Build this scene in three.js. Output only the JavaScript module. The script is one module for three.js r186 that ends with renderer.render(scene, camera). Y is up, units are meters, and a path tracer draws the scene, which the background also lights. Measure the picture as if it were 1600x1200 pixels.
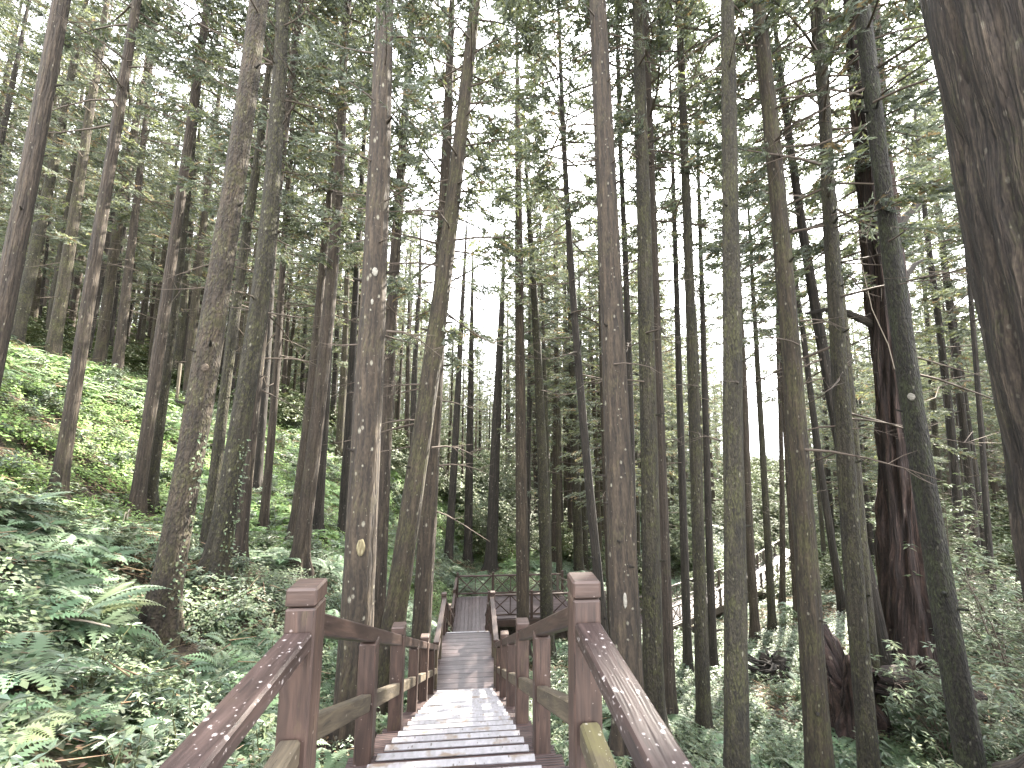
import * as THREE from 'three';

// ---------------------------------------------------------------- camera, sky, sun, exposure
const scene = new THREE.Scene();
const rad = THREE.MathUtils.degToRad;
const camera = new THREE.PerspectiveCamera(89.53, 1024 / 768, 0.08, 900);
camera.position.set(0, 1.72, 0);
camera.rotation.order = 'YXZ';
camera.rotation.set(rad(6.8), rad(-5.2), rad(0.6));

const SUN = { azimuth: rad(43), elevation: rad(41) };                 // azimuth to the right of the stairs' direction (-z)
const sunDir = new THREE.Vector3(Math.cos(SUN.elevation) * Math.sin(SUN.azimuth), Math.sin(SUN.elevation), -Math.cos(SUN.elevation) * Math.cos(SUN.azimuth));
{
  const W = 256, H = 128, data = new Float32Array(W * H * 4), d = new THREE.Vector3();
  for (let j = 0; j < H; j++) for (let i = 0; i < W; i++) {
    const el = ((j + 0.5) / H - 0.5) * Math.PI, az = ((i + 0.5) / W - 0.5) * 2 * Math.PI;
    d.set(Math.cos(el) * Math.cos(az), Math.sin(el), Math.cos(el) * Math.sin(az));
    const a = Math.acos(THREE.MathUtils.clamp(d.dot(sunDir), -1, 1)) / rad(24);
    const glow = 1.3 * Math.exp(-a * a), t = Math.max(0, Math.sin(el)), o = (j * W + i) * 4;      // bright hazy sky with a soft aureole
    data[o] = 1.03 - 0.1 * t + glow; data[o + 1] = 1.03 - 0.07 * t + glow * 0.98; data[o + 2] = 1.05 + 0.0 * t + glow * 0.92; data[o + 3] = 1;
  }
  const sky = new THREE.DataTexture(data, W, H, THREE.RGBAFormat, THREE.FloatType);
  sky.mapping = THREE.EquirectangularReflectionMapping; sky.magFilter = THREE.LinearFilter; sky.minFilter = THREE.LinearFilter; sky.needsUpdate = true;
  scene.background = sky; scene.environment = sky;
}
const sun = new THREE.DirectionalLight(new THREE.Color(1, 0.93, 0.82), 5);
sun.name = 'sun';
sun.position.copy(sunDir).multiplyScalar(120); sun.target.position.set(0, -4, -14);
sun.position.add(sun.target.position);
sun.castShadow = true; sun.shadow.radius = 1.5; sun.shadow.mapSize.set(4096, 4096);
Object.assign(sun.shadow.camera, { left: -60, right: 60, top: 60, bottom: -60, near: 1, far: 260 });
scene.add(sun, sun.target);
const renderer = new THREE.WebGLRenderer({ antialias: true });
renderer.setSize(1024, 768);
renderer.shadowMap.enabled = true;
renderer.toneMapping = THREE.LinearToneMapping;
renderer.toneMappingExposure = 9.0;

// ---------------------------------------------------------------- helpers
let seedState = 7;
const seed = (n) => { seedState = n | 0; };
const rnd = () => { seedState = (seedState + 0x6d2b79f5) | 0; let t = Math.imul(seedState ^ (seedState >>> 15), 1 | seedState); t = (t + Math.imul(t ^ (t >>> 7), 61 | t)) ^ t; return ((t ^ (t >>> 14)) >>> 0) / 4294967296; };
const rr = (a, b) => a + (b - a) * rnd();
const lerp = THREE.MathUtils.lerp, clamp = THREE.MathUtils.clamp, sstep = THREE.MathUtils.smoothstep;
const V = (x, y, z) => new THREE.Vector3(x, y, z);
const hash = (x, y, z) => { let h = Math.imul(x, 374761393) ^ Math.imul(y, 668265263) ^ Math.imul(z, 2147483647 ^ 0x5bd1e995); h = Math.imul(h ^ (h >>> 13), 1274126177); h ^= h >>> 16; h = Math.imul(h, 0x85ebca6b); return ((h ^ (h >>> 15)) >>> 0) / 4294967296; };
const mod = (a, n) => ((a % n) + n) % n;
function tn(x, y, px, py, s) {                                        // value noise that repeats after px, py
  const ix = Math.floor(x), iy = Math.floor(y), fx = x - ix, fy = y - iy, u = fx * fx * (3 - 2 * fx), v = fy * fy * (3 - 2 * fy);
  const x0 = mod(ix, px), x1 = mod(ix + 1, px), y0 = mod(iy, py), y1 = mod(iy + 1, py);
  return lerp(lerp(hash(x0, y0, s), hash(x1, y0, s), u), lerp(hash(x0, y1, s), hash(x1, y1, s), u), v);
}
function fbm(x, y, px, py, s, o = 4) { let a = 0.5, r = 0, m = 0; for (let i = 0; i < o; i++) { r += a * tn(x, y, px, py, s + i * 17); m += a; a *= 0.5; x *= 2; y *= 2; px *= 2; py *= 2; } return r / m; }
function n3(x, y, z, s) {
  const ix = Math.floor(x), iy = Math.floor(y), iz = Math.floor(z), fx = x - ix, fy = y - iy, fz = z - iz, u = fx * fx * (3 - 2 * fx), v = fy * fy * (3 - 2 * fy), w = fz * fz * (3 - 2 * fz);
  const g = (a, b, c) => hash(ix + a, iy + b, (iz + c) * 131 + s);
  return lerp(lerp(lerp(g(0, 0, 0), g(1, 0, 0), u), lerp(g(0, 1, 0), g(1, 1, 0), u), v), lerp(lerp(g(0, 0, 1), g(1, 0, 1), u), lerp(g(0, 1, 1), g(1, 1, 1), u), v), w);
}
const names = {};
const numbered = (n) => { const k = names[n] = (names[n] ?? -1) + 1; return k ? `${n}_${String(k).padStart(3, '0')}` : n; };
function thing(name, label, category, pos = [0, 0, 0], group) {
  const o = new THREE.Group(); o.name = numbered(name); o.position.set(...pos);
  o.userData = { label, category }; if (group) o.userData.group = group;
  scene.add(o); return o;
}
function part(parent, name, geo, mat, pos, quat) {
  const m = new THREE.Mesh(geo, mat); m.name = name;
  if (pos) m.position.copy(pos); if (quat) m.quaternion.copy(quat);
  parent.add(m); return m;
}
function tex(w, h, f, srgb = true) {
  const d = new Uint8Array(w * h * 4);
  for (let j = 0; j < h; j++) for (let i = 0; i < w; i++) { const c = f(i / w, j / h), o = (j * w + i) * 4; if (typeof c === 'number') d[o] = d[o + 1] = d[o + 2] = clamp(c, 0, 1) * 255; else for (let k = 0; k < 3; k++) d[o + k] = clamp(c[k], 0, 1) * 255; d[o + 3] = 255; }
  const t = new THREE.DataTexture(d, w, h); t.wrapS = t.wrapT = THREE.RepeatWrapping; t.magFilter = THREE.LinearFilter; t.minFilter = THREE.LinearMipmapLinearFilter; t.generateMipmaps = true;
  if (srgb) t.colorSpace = THREE.SRGBColorSpace; t.needsUpdate = true; return t;
}
const mix3 = (a, b, t) => [lerp(a[0], b[0], t), lerp(a[1], b[1], t), lerp(a[2], b[2], t)];
class Geo {                                                           // collects triangles
  constructor() { this.p = []; this.n = []; this.uv = []; this.c = []; this.i = []; }
  vert(x, y, z, nx, ny, nz, u = 0, v = 0, c) { this.p.push(x, y, z); this.n.push(nx, ny, nz); this.uv.push(u, v); if (c) this.c.push(c[0], c[1], c[2]); return this.p.length / 3 - 1; }
  tri(a, b, c) { this.i.push(a, b, c); }
  build() {
    const g = new THREE.BufferGeometry();
    g.setAttribute('position', new THREE.Float32BufferAttribute(this.p, 3)); g.setAttribute('normal', new THREE.Float32BufferAttribute(this.n, 3)); g.setAttribute('uv', new THREE.Float32BufferAttribute(this.uv, 2));
    if (this.c.length) g.setAttribute('color', new THREE.Float32BufferAttribute(this.c, 3));
    g.setIndex(this.i); return g;
  }
  flat(A, B, C, col, uvs) {                                           // one flat triangle
    const ux = B[0] - A[0], uy = B[1] - A[1], uz = B[2] - A[2], vx = C[0] - A[0], vy = C[1] - A[1], vz = C[2] - A[2];
    let nx = uy * vz - uz * vy, ny = uz * vx - ux * vz, nz = ux * vy - uy * vx; const l = Math.hypot(nx, ny, nz) || 1; nx /= l; ny /= l; nz /= l;
    const a = this.vert(...A, nx, ny, nz, ...(uvs?.[0] ?? [0, 0]), col); this.vert(...B, nx, ny, nz, ...(uvs?.[1] ?? [1, 0]), col); this.vert(...C, nx, ny, nz, ...(uvs?.[2] ?? [0, 1]), col); this.tri(a, a + 1, a + 2);
  }
  // tube along points [x,y,z] with radii; closed tips
  tube(pts, radii, seg, col, us = 1, vs = 1) {
    const start = []; let run = 0;
    for (let k = 0; k < pts.length; k++) {
      const a = pts[Math.max(0, k - 1)], b = pts[Math.min(pts.length - 1, k + 1)];
      let tx = b[0] - a[0], ty = b[1] - a[1], tz = b[2] - a[2]; const l = Math.hypot(tx, ty, tz) || 1; tx /= l; ty /= l; tz /= l;
      let rx = Math.abs(ty) > 0.9 ? 1 : -tz, ry = 0, rz = Math.abs(ty) > 0.9 ? 0 : tx; const dt = rx * tx + ry * ty + rz * tz; rx -= tx * dt; ry -= ty * dt; rz -= tz * dt; const q = Math.hypot(rx, ry, rz) || 1; rx /= q; ry /= q; rz /= q;
      const bx = ty * rz - tz * ry, by = tz * rx - tx * rz, bz = tx * ry - ty * rx;
      if (k) run += Math.hypot(pts[k][0] - pts[k - 1][0], pts[k][1] - pts[k - 1][1], pts[k][2] - pts[k - 1][2]);
      start.push(this.p.length / 3);
      for (let s = 0; s <= seg; s++) { const w = s / seg * Math.PI * 2, c = Math.cos(w), n = Math.sin(w), x = rx * c + bx * n, y = ry * c + by * n, z = rz * c + bz * n; this.vert(pts[k][0] + x * radii[k], pts[k][1] + y * radii[k], pts[k][2] + z * radii[k], x, y, z, s / seg * us, run * vs, col); }
    }
    for (let k = 0; k + 1 < pts.length; k++) for (let s = 0; s < seg; s++) { const a = start[k] + s, b = start[k + 1] + s; this.tri(a, a + 1, b); this.tri(a + 1, b + 1, b); }
  }
}
// chamfered box, grain of the texture along its longest side, uv in metres
let boxCount = 0;
function cbox(lx, ly, lz, c = 0.006, vary = true) {
  const h = [lx / 2, ly / 2, lz / 2], g = new Geo(), grain = lx >= ly && lx >= lz ? 0 : ly >= lz ? 1 : 2; boxCount++;
  const ou = vary ? hash(boxCount, 3, 5) : 0, ov = vary ? hash(boxCount, 7, 9) : 0;
  const P = (s, f) => s.map((q, k) => q * (k === f ? h[k] : h[k] - c));
  const uvOf = (p, f) => { const o = [0, 1, 2].filter((k) => k !== f), a = f === grain ? o[0] : grain, b = f === grain ? o[1] : o.find((k) => k !== grain); return [p[a] / 2 + ou, p[b] / 0.5 + ov + f * 0.31]; };
  const poly = (pts, f) => {
    const m = [0, 1, 2].map((k) => pts.reduce((s, p) => s + p[k], 0)), A = pts[0], B = pts[1], C = pts[2];
    const n = [(B[1] - A[1]) * (C[2] - A[2]) - (B[2] - A[2]) * (C[1] - A[1]), (B[2] - A[2]) * (C[0] - A[0]) - (B[0] - A[0]) * (C[2] - A[2]), (B[0] - A[0]) * (C[1] - A[1]) - (B[1] - A[1]) * (C[0] - A[0])];
    if (n[0] * m[0] + n[1] * m[1] + n[2] * m[2] < 0) pts = pts.slice().reverse();
    for (let k = 1; k + 1 < pts.length; k++) g.flat(pts[0], pts[k], pts[k + 1], undefined, [uvOf(pts[0], f), uvOf(pts[k], f), uvOf(pts[k + 1], f)]);
  };
  const S = [-1, 1];
  for (let f = 0; f < 3; f++) for (const s of S) {
    const o = [0, 1, 2].filter((k) => k !== f), mk = (a, b) => { const q = [0, 0, 0]; q[f] = s; q[o[0]] = a; q[o[1]] = b; return P(q, f); };
    poly([mk(-1, -1), mk(1, -1), mk(1, 1), mk(-1, 1)], f);
  }
  for (let e = 0; e < 3; e++) { const o = [0, 1, 2].filter((k) => k !== e); for (const a of S) for (const b of S) { const mk = (t, f) => { const q = [0, 0, 0]; q[e] = t; q[o[0]] = a; q[o[1]] = b; return P(q, f); }; poly([mk(-1, o[0]), mk(1, o[0]), mk(1, o[1]), mk(-1, o[1])], o[0]); } }
  for (const x of S) for (const y of S) for (const z of S) poly([P([x, y, z], 0), P([x, y, z], 1), P([x, y, z], 2)], 1);
  return g.build();
}
function along(a, b) {                                               // quaternion with local x along a->b and y as upright as possible
  const x = b.clone().sub(a).normalize(), z = Math.abs(x.y) > 0.999 ? V(0, 0, 1) : V(x.z, 0, -x.x).negate().normalize(), y = z.clone().cross(x).normalize();
  return new THREE.Quaternion().setFromRotationMatrix(new THREE.Matrix4().makeBasis(x, y, x.clone().cross(y)));
}
function beam(parent, name, a, b, w, h, mat, c = 0.006) { return part(parent, name, cbox(a.distanceTo(b), h, w, c), mat, a.clone().add(b).multiplyScalar(0.5), along(a, b)); }

// ---------------------------------------------------------------- materials
console.log('textures');
const barkBump = tex(512, 1024, (u, v) => {
  const w = fbm(u * 6, v * 6, 6, 6, 3) * 0.06, f = fbm((u + w) * 34, v * 7, 34, 7, 11, 4), r = 1 - Math.abs(2 * fbm((u + w) * 14, v * 3.0, 14, 3, 21, 3) - 1);
  return 0.25 + 0.55 * f + 0.35 * Math.pow(r, 3) * f - 0.25 * Math.pow(1 - Math.abs(2 * tn((u + w) * 20, v * 5, 20, 5, 41) - 1), 6);
}, false);
const mossBump = tex(512, 512, (u, v) => 0.5 * fbm(u * 20, v * 20, 20, 20, 5, 4) + 0.6 * Math.pow(fbm(u * 60, v * 60, 60, 60, 9, 2), 1.5), false);
function spots(seedN, n, rmin, rmax, stretch, aspect) {               // lichen discs on a repeating tile: returns (u, v) -> 0..1
  seed(seedN); const L = []; for (let i = 0; i < n; i++) L.push([rnd(), rnd(), rmin + (rmax - rmin) * Math.pow(rnd(), 3), rr(1, stretch)]);
  const N = 24, cells = Array.from({ length: N * N }, () => []);
  for (const s of L) for (let a = -2; a <= 2; a++) for (let b = -2; b <= 2; b++) cells[mod(Math.floor(s[0] * N) + a, N) + N * mod(Math.floor(s[1] * N) + b, N)].push(s);
  return (u, v) => { let m = 0; for (const [x, y, r, st] of cells[mod(Math.floor(u * N), N) + N * mod(Math.floor(v * N), N)]) { let dx = Math.abs(u - x), dy = Math.abs(v - y); dx = Math.min(dx, 1 - dx); dy = Math.min(dy, 1 - dy); const q = Math.hypot(dx, dy * aspect / st) / r; if (q < 1.3) m = Math.max(m, 1 - sstep(q + 0.5 * (hash(Math.floor(u * 512), Math.floor(v * 512), 3) - 0.5), 0.65, 1.15)); } return m; };
}
function bark(seedN, base, dark, moss, mossAmt, lichenN, lichenAmt, seam = 0) {
  const sp = spots(seedN, lichenN, 0.003, 0.02, 2.2, 2);
  return tex(512, 1024, (u, v) => {
    const w = fbm(u * 6, v * 6, 6, 6, 3) * 0.06, f = fbm((u + w) * 34, v * 7, 34, 7, 11, 4), g = fbm(u * 5, v * 5, 5, 5, seedN, 4), h = fbm(u * 90, v * 60, 90, 60, seedN + 4, 2), k = fbm(u * 30, v * 40, 30, 40, seedN + 9, 3);
    let c = mix3(dark, base, clamp(f * 1.5 - 0.3 + (h - 0.5) * 0.7, 0, 1));
    c = c.map((q) => q * (0.78 + 0.44 * g));
    if (seam) { const s = Math.pow(1 - Math.abs(2 * tn((u + w) * 16, v * 2, 16, 2, seedN + 7) - 1), 5); c = mix3(c, [0.10, 0.075, 0.065], s * seam); }
    const m = clamp((fbm(u * 4, v * 6, 4, 6, seedN + 31, 4) * 0.6 + k * 0.4 - (0.72 - mossAmt * 0.42)) * 5 + (h - 0.5) * 1.5, 0, 1) * clamp(mossAmt * 1.3, 0, 0.85);
    c = mix3(c, moss.map((q) => q * (0.6 + 0.8 * h)), m);
    return mix3(c, [0.55, 0.54, 0.48], sp(u, v) * lichenAmt * (0.55 + 0.45 * h));
  });
}
const B = (map, rough, bump, bs) => new THREE.MeshStandardMaterial({ map, roughness: rough, bumpMap: bump, bumpScale: bs });
const M = {};
M.brown = B(bark(101, [0.277, 0.240, 0.198], [0.141, 0.118, 0.096], [0.222, 0.218, 0.133], 0.35, 60, 0.75), 0.95, barkBump, 0.035);
M.bark = B(bark(131, [0.277, 0.237, 0.188], [0.136, 0.113, 0.089], [0.225, 0.218, 0.136], 0.3, 95, 0.85), 0.95, barkBump, 0.035);
M.moss = B(bark(151, [0.233, 0.215, 0.170], [0.122, 0.109, 0.083], [0.209, 0.206, 0.124], 0.7, 70, 0.65), 0.98, mossBump, 0.04);
M.mossbrown = B(bark(171, [0.266, 0.231, 0.181], [0.133, 0.114, 0.087], [0.225, 0.219, 0.132], 0.55, 60, 0.75), 0.97, barkBump, 0.035);
M.brownmoss = B(bark(181, [0.262, 0.224, 0.179], [0.132, 0.111, 0.086], [0.218, 0.213, 0.127], 0.48, 60, 0.7), 0.97, mossBump, 0.045);
M.dark = B(bark(191, [0.222, 0.198, 0.167], [0.111, 0.096, 0.081], [0.185, 0.187, 0.124], 0.3, 50, 0.6), 0.95, barkBump, 0.03);
M.darkmoss = B(bark(211, [0.185, 0.173, 0.142], [0.098, 0.089, 0.074], [0.166, 0.178, 0.111], 0.7, 30, 0.6), 0.98, mossBump, 0.04);
M.red = B(bark(231, [0.242, 0.192, 0.180], [0.123, 0.095, 0.090], [0.200, 0.185, 0.122], 0.12, 20, 0.5), 0.93, barkBump, 0.03);
M.redwood = B(bark(251, [0.290, 0.227, 0.198], [0.128, 0.099, 0.088], [0.220, 0.222, 0.130], 0.25, 20, 0.5, 0.8), 0.93, barkBump, 0.06);
M.giant = B(bark(271, [0.32, 0.28, 0.24], [0.141, 0.121, 0.106], [0.198, 0.201, 0.132], 0.4, 60, 0.5, 0.6), 0.96, barkBump, 0.05);
M.twig = new THREE.MeshStandardMaterial({ color: new THREE.Color(0.075, 0.058, 0.044), roughness: 0.95 });
M.paleTwig = new THREE.MeshStandardMaterial({ color: new THREE.Color(0.2, 0.17, 0.13), roughness: 0.9 });

// stained planks: grain along u (2 m), v is across (0.5 m)
function wood(seedN, light, dark, spotN, spotAmt, mossAmt, moss = [0.4, 0.39, 0.22], grooves = 0) {
  const sp = spots(seedN, spotN, 0.0008, 0.0042, 1.25, 0.25);
  return tex(1024, 256, (u, v) => {
    const w = fbm(u * 5, v * 3, 5, 3, seedN, 3) * 0.12, g = fbm(u * 12, (v + w) * 26, 12, 26, seedN + 3, 4), l = tn(u * 10, (v + w) * 70, 10, 70, seedN + 9), b = fbm(u * 8, v * 4, 8, 4, seedN + 13, 4), h = fbm(u * 120, v * 60, 120, 60, seedN + 5, 2);
    let c = mix3(dark, light, clamp(g * 1.5 - 0.25, 0, 1)).map((q) => q * (0.78 + 0.3 * b + 0.16 * l));
    if (l > 0.86 && g < 0.5) c = c.map((q) => q * 0.7);
    const m = clamp((b - (0.8 - 0.6 * mossAmt)) * 5 + (h - 0.5) * 1.6, 0, 1) * mossAmt; c = mix3(c, moss, m);
    if (grooves) { const q = Math.abs(mod(v * 25, 1) - 0.5); c = c.map((x) => x * (q > 0.34 ? 0.55 : 1)); }
    return mix3(c, [0.74, 0.72, 0.71], sp(u, v) * spotAmt);
  });
}
const woodBump = tex(1024, 256, (u, v) => { const w = fbm(u * 5, v * 3, 5, 3, 303, 3) * 0.12; return 0.6 * fbm(u * 12, (v + w) * 26, 12, 26, 306, 4) + 0.4 * tn(u * 10, (v + w) * 70, 10, 70, 312); }, false);
const grooveBump = tex(64, 256, (u, v) => (Math.abs(mod(v * 25, 1) - 0.5) > 0.34 ? 0 : 1), false);
const woodMat = (map, rough = 0.55, bump = woodBump, bs = 0.003) => new THREE.MeshStandardMaterial({ map, roughness: rough, bumpMap: bump, bumpScale: bs });
M.post = woodMat(wood(303, [0.282, 0.218, 0.187], [0.178, 0.134, 0.114], 60, 0.45, 0.2), 0.62);
M.rail = woodMat(wood(343, [0.265, 0.217, 0.204], [0.168, 0.134, 0.125], 800, 0.65, 0.06), 0.4);
M.railPlain = woodMat(wood(363, [0.262, 0.205, 0.18], [0.17, 0.13, 0.114], 80, 0.45, 0.1), 0.5);
M.lower = woodMat(wood(383, [0.33, 0.292, 0.23], [0.235, 0.204, 0.16], 120, 0.45, 0.3, [0.31, 0.298, 0.205]), 0.75);
M.lowerMoss = woodMat(wood(403, [0.33, 0.298, 0.22], [0.23, 0.203, 0.15], 300, 0.5, 0.5, [0.36, 0.347, 0.2]), 0.85);
M.plank = woodMat(wood(423, [0.315, 0.276, 0.277], [0.205, 0.171, 0.17], 120, 0.35, 0.03), 0.38);
M.plankB = woodMat(wood(443, [0.285, 0.24, 0.237], [0.185, 0.148, 0.146], 80, 0.35, 0.03), 0.4);
M.tread = woodMat(wood(463, [0.275, 0.205, 0.187], [0.178, 0.128, 0.12], 40, 0.3, 0.04, undefined, 1), 0.55, grooveBump, 0.004);
M.far = woodMat(wood(483, [0.36, 0.325, 0.288], [0.255, 0.225, 0.197], 60, 0.4, 0.15), 0.65);          // paler, greyer timber of the long walkway
M.postDark = M.post; M.deckRail = M.post;
{
  const sp = spots(91, 140, 0.0012, 0.004, 1.2, 0.12);
  M.strip = woodMat(tex(1024, 128, (u, v) => {
    const a = fbm(u * 16, v * 6, 16, 6, 71, 5), b = fbm(u * 90, v * 12, 90, 12, 77, 3), t = clamp((a - 0.58) * 6 + (b - 0.5), 0, 1);
    let c = mix3([0.58, 0.57, 0.58], [0.45, 0.44, 0.44], b); c = mix3(c, [0.4, 0.33, 0.26], t * 0.75); return mix3(c, [0.25, 0.22, 0.2], sp(u, v) * 0.8);
  }), 0.5, woodBump, 0.001);
}
const soilTex = tex(512, 512, (u, v) => {
  const a = fbm(u * 10, v * 10, 10, 10, 601, 5), b = fbm(u * 80, v * 80, 80, 80, 607, 3), m = clamp((fbm(u * 6, v * 6, 6, 6, 613, 5) - 0.48) * 5, 0, 1);
  let c = mix3([0.15, 0.125, 0.095], [0.28, 0.235, 0.18], clamp(a * 0.5 + b * 0.8 - 0.2, 0, 1)); return mix3(c, [0.22, 0.27, 0.13].map((q) => q * (0.6 + 0.8 * b)), m * 0.8);
});
M.soil = new THREE.MeshStandardMaterial({ map: soilTex, roughness: 1, bumpMap: mossBump, bumpScale: 0.05 });
const leafMat = (r, g, b, trans = 0.4, rough = 0.85) => new THREE.MeshPhysicalMaterial({ color: new THREE.Color(r, g, b), roughness: rough, transmission: trans, thickness: 0, vertexColors: true, side: THREE.DoubleSide, specularIntensity: 0.6 });
M.needle = leafMat(0.12, 0.138, 0.085, 0.55);
M.needleNear = leafMat(0.1, 0.118, 0.072, 0.5);
M.cover = leafMat(0.112, 0.145, 0.066, 0.35, 0.6);
M.fern = leafMat(0.12, 0.165, 0.08, 0.4, 0.7);
M.shrub = leafMat(0.105, 0.135, 0.078, 0.25, 0.42);
M.pale = leafMat(0.15, 0.19, 0.1, 0.45, 0.5);

// ---------------------------------------------------------------- terrain
console.log('terrain');
const ctl = [
  // beside and under the stairs
  [0, -1.2, 1], [-2.2, -0.7, 0.5], [2, -1.8, 0.5], [-1.3, -1.4, -2.6], [1.1, -1.9, -2.6], [-0.1, -2.7, -5], [-0.1, -4.5, -9], [-0.1, -4.9, -11.2], [-0.1, -7.0, -16.5], [2.5, -7.3, -17.5], [-0.1, -7.0, -19.4], [4.5, -7.3, -19.5],
  // hillside on the left
  [-3.14, -0.53, -3.18], [-4.7, -0.76, -5.3], [-6.1, 0.45, -5.7], [-8.0, 0.75, -7.07], [-8.1, 0.05, -8.5], [-9.8, 1.8, -8.96], [-8.27, -0.37, -10.6], [-4.53, -1.35, -6.44], [-5.84, -1.11, -9.47], [-4.78, -0.95, -8.02], [-7.92, -0.63, -15.2], [-6.79, -1.77, -13.7], [-5.57, -1.85, -13.1], [-4.24, -1.7, -10.4], [-5.23, -1.75, -14.0],
  [-1.7, -2.9, -6.27], [-1.6, -3.3, -7.87], [-1.3, -4.0, -8.9], [-2.3, -3.3, -10.3], [-2.2, -5.6, -17.5], [-17.2, 4.4, -15.4], [-13.8, 3.3, -17.2], [-13.2, 2.4, -19.3], [-9.5, 0.8, -23.2], [-5.2, -1.6, -27.1], [-2, -4.3, -29], [-1.5, -6.17, -24.3], [-0.3, -6.65, -25.3], [1.06, -6.7, -24.2], [6.3, -7.2, -28.9],
  // gully on the right
  [2.43, -3.3, -6.3], [3.1, -3.4, -7], [3.93, -3.9, -8], [4.6, -4.39, -8], [6.72, -5.86, -12.4], [7.8, -6.17, -12.9], [3.6, -3.6, -5.5], [5.1, -3.8, -5.8], [5.9, -3.9, -5.8], [11, -6.38, -15.1], [12.4, -6.78, -16.1], [15.1, -6.9, -18.8], [10.2, -4.1, -8.8], [8.3, -3.7, -7.2], [6.5, -3.2, -4.6], [1.9, -6.6, -14.8], [2.8, -6.9, -15.2], [6.3, -6.9, -23.6], [14, -4.2, -10], [18.7, -4.3, -14], [8.6, -5.1, -11.1], [5.5, -2.4, -2.6],
  [11, -9.6, -22], [17.7, -9.2, -25], [26, -9.6, -31], [21.6, -8.0, -34], [27, -8.2, -40],
  // beyond
  [-25, 5, -30], [-14, 1.6, -34], [-6, -1.8, -42], [-40, 9, -40], [-30, 8, -8], [-18, 5, 6], [-8, 1, 4], [5, -3, 8], [14, -4, 2], [22, -5, 0], [30, -5, -12], [40, -7, -25], [45, -8, -60], [10, -7, -60], [-20, 1, -70], [-60, 10, -80], [60, -6, 10], [-60, 14, 0], [0, -2, 30], [-60, 12, 40], [60, -6, 40], [0, -8, -140], [90, -8, -120], [-90, 8, -140], [-130, 14, 0], [130, -8, 0],
];
const heightOf = (() => {
  const n = ctl.length, m = n + 3, A = Array.from({ length: m }, () => new Float64Array(m + 1)), k = (d2) => (d2 < 1e-9 ? 0 : 0.5 * d2 * Math.log(d2));
  for (let i = 0; i < n; i++) {
    for (let j = 0; j < n; j++) A[i][j] = k((ctl[i][0] - ctl[j][0]) ** 2 + (ctl[i][2] - ctl[j][2]) ** 2) + (i === j ? 0.4 : 0);
    A[i][n] = A[n][i] = 1; A[i][n + 1] = A[n + 1][i] = ctl[i][0]; A[i][n + 2] = A[n + 2][i] = ctl[i][2]; A[i][m] = ctl[i][1];
  }
  for (let c = 0; c < m; c++) {
    let p = c; for (let r = c + 1; r < m; r++) if (Math.abs(A[r][c]) > Math.abs(A[p][c])) p = r;
    [A[c], A[p]] = [A[p], A[c]];
    for (let r = 0; r < m; r++) if (r !== c) { const f = A[r][c] / A[c][c]; if (f) for (let q = c; q <= m; q++) A[r][q] -= f * A[c][q]; }
  }
  const w = A.map((row, i) => row[m] / row[i]);
  return (x, z) => {
    let y = w[n] + w[n + 1] * x + w[n + 2] * z;
    for (let i = 0; i < n; i++) y += w[i] * k((x - ctl[i][0]) ** 2 + (z - ctl[i][2]) ** 2);
    return y + (n3(x * 0.8, 0, z * 0.8, 5) - 0.5) * 0.22 + (n3(x * 2.6, 0, z * 2.6, 9) - 0.5) * 0.08;
  };
})();
{
  const NX = 230, NZ = 250, g = new Geo();
  const gx = (i) => { const u = i / NX * 2 - 1; return 18 * u + 115 * u ** 3; }, gz = (j) => { const v = j / NZ; return 22 - 45 * v - 130 * v ** 3; };
  for (let j = 0; j <= NZ; j++) for (let i = 0; i <= NX; i++) { const x = gx(i), z = gz(j); g.vert(x, heightOf(x, z), z, 0, 1, 0, x / 2.2, z / 2.2); }
  for (let j = 0; j < NZ; j++) for (let i = 0; i < NX; i++) { const a = j * (NX + 1) + i, b = a + 1, c = a + NX + 1, d = c + 1; g.tri(a, b, c); g.tri(b, d, c); }
  const geo = g.build(); geo.computeVertexNormals();
  const ground = new THREE.Mesh(geo, M.soil); ground.name = 'ground'; ground.userData.kind = 'structure'; scene.add(ground);
}

// ---------------------------------------------------------------- boardwalk
console.log('boardwalk');
const XL = -0.75, XR = 0.535, RUN = 0.2925, RISE = 0.156, Z0 = -2.0, ZL = Z0 - 23 * RUN, YL = -23 * RISE, ZE = -11.0, N2 = 16, ZD = ZE - N2 * RUN, YD = YL - N2 * RISE;
const capGeo = [0, 1, 2].map(() => cbox(0.134, 0.078, 0.134, 0.009));
function post(parent, x, y0, z, yTop, mat, cap = true, s = 0.13) {
  const top = cap ? yTop - 0.084 : yTop, o = part(parent, 'post', cbox(s, top - y0, s, 0.008), mat, V(x, (top + y0) / 2, z));
  if (cap) part(o, 'cap', capGeo[Math.floor(rnd() * 3)], mat, V(0, (top - y0) / 2 + 0.006 + 0.039, 0)).scale.set(s / 0.13, 1, s / 0.13);
  return o;
}
function support(parent, x, yTop, z, s = 0.16, mat = M.postDark) { const y0 = heightOf(x, z) - 0.4; if (yTop - y0 > 0.2) part(parent, 'support_post', cbox(s, yTop - y0, s, 0.01), mat, V(x, (yTop + y0) / 2, z)); }
seed(11);
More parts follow.
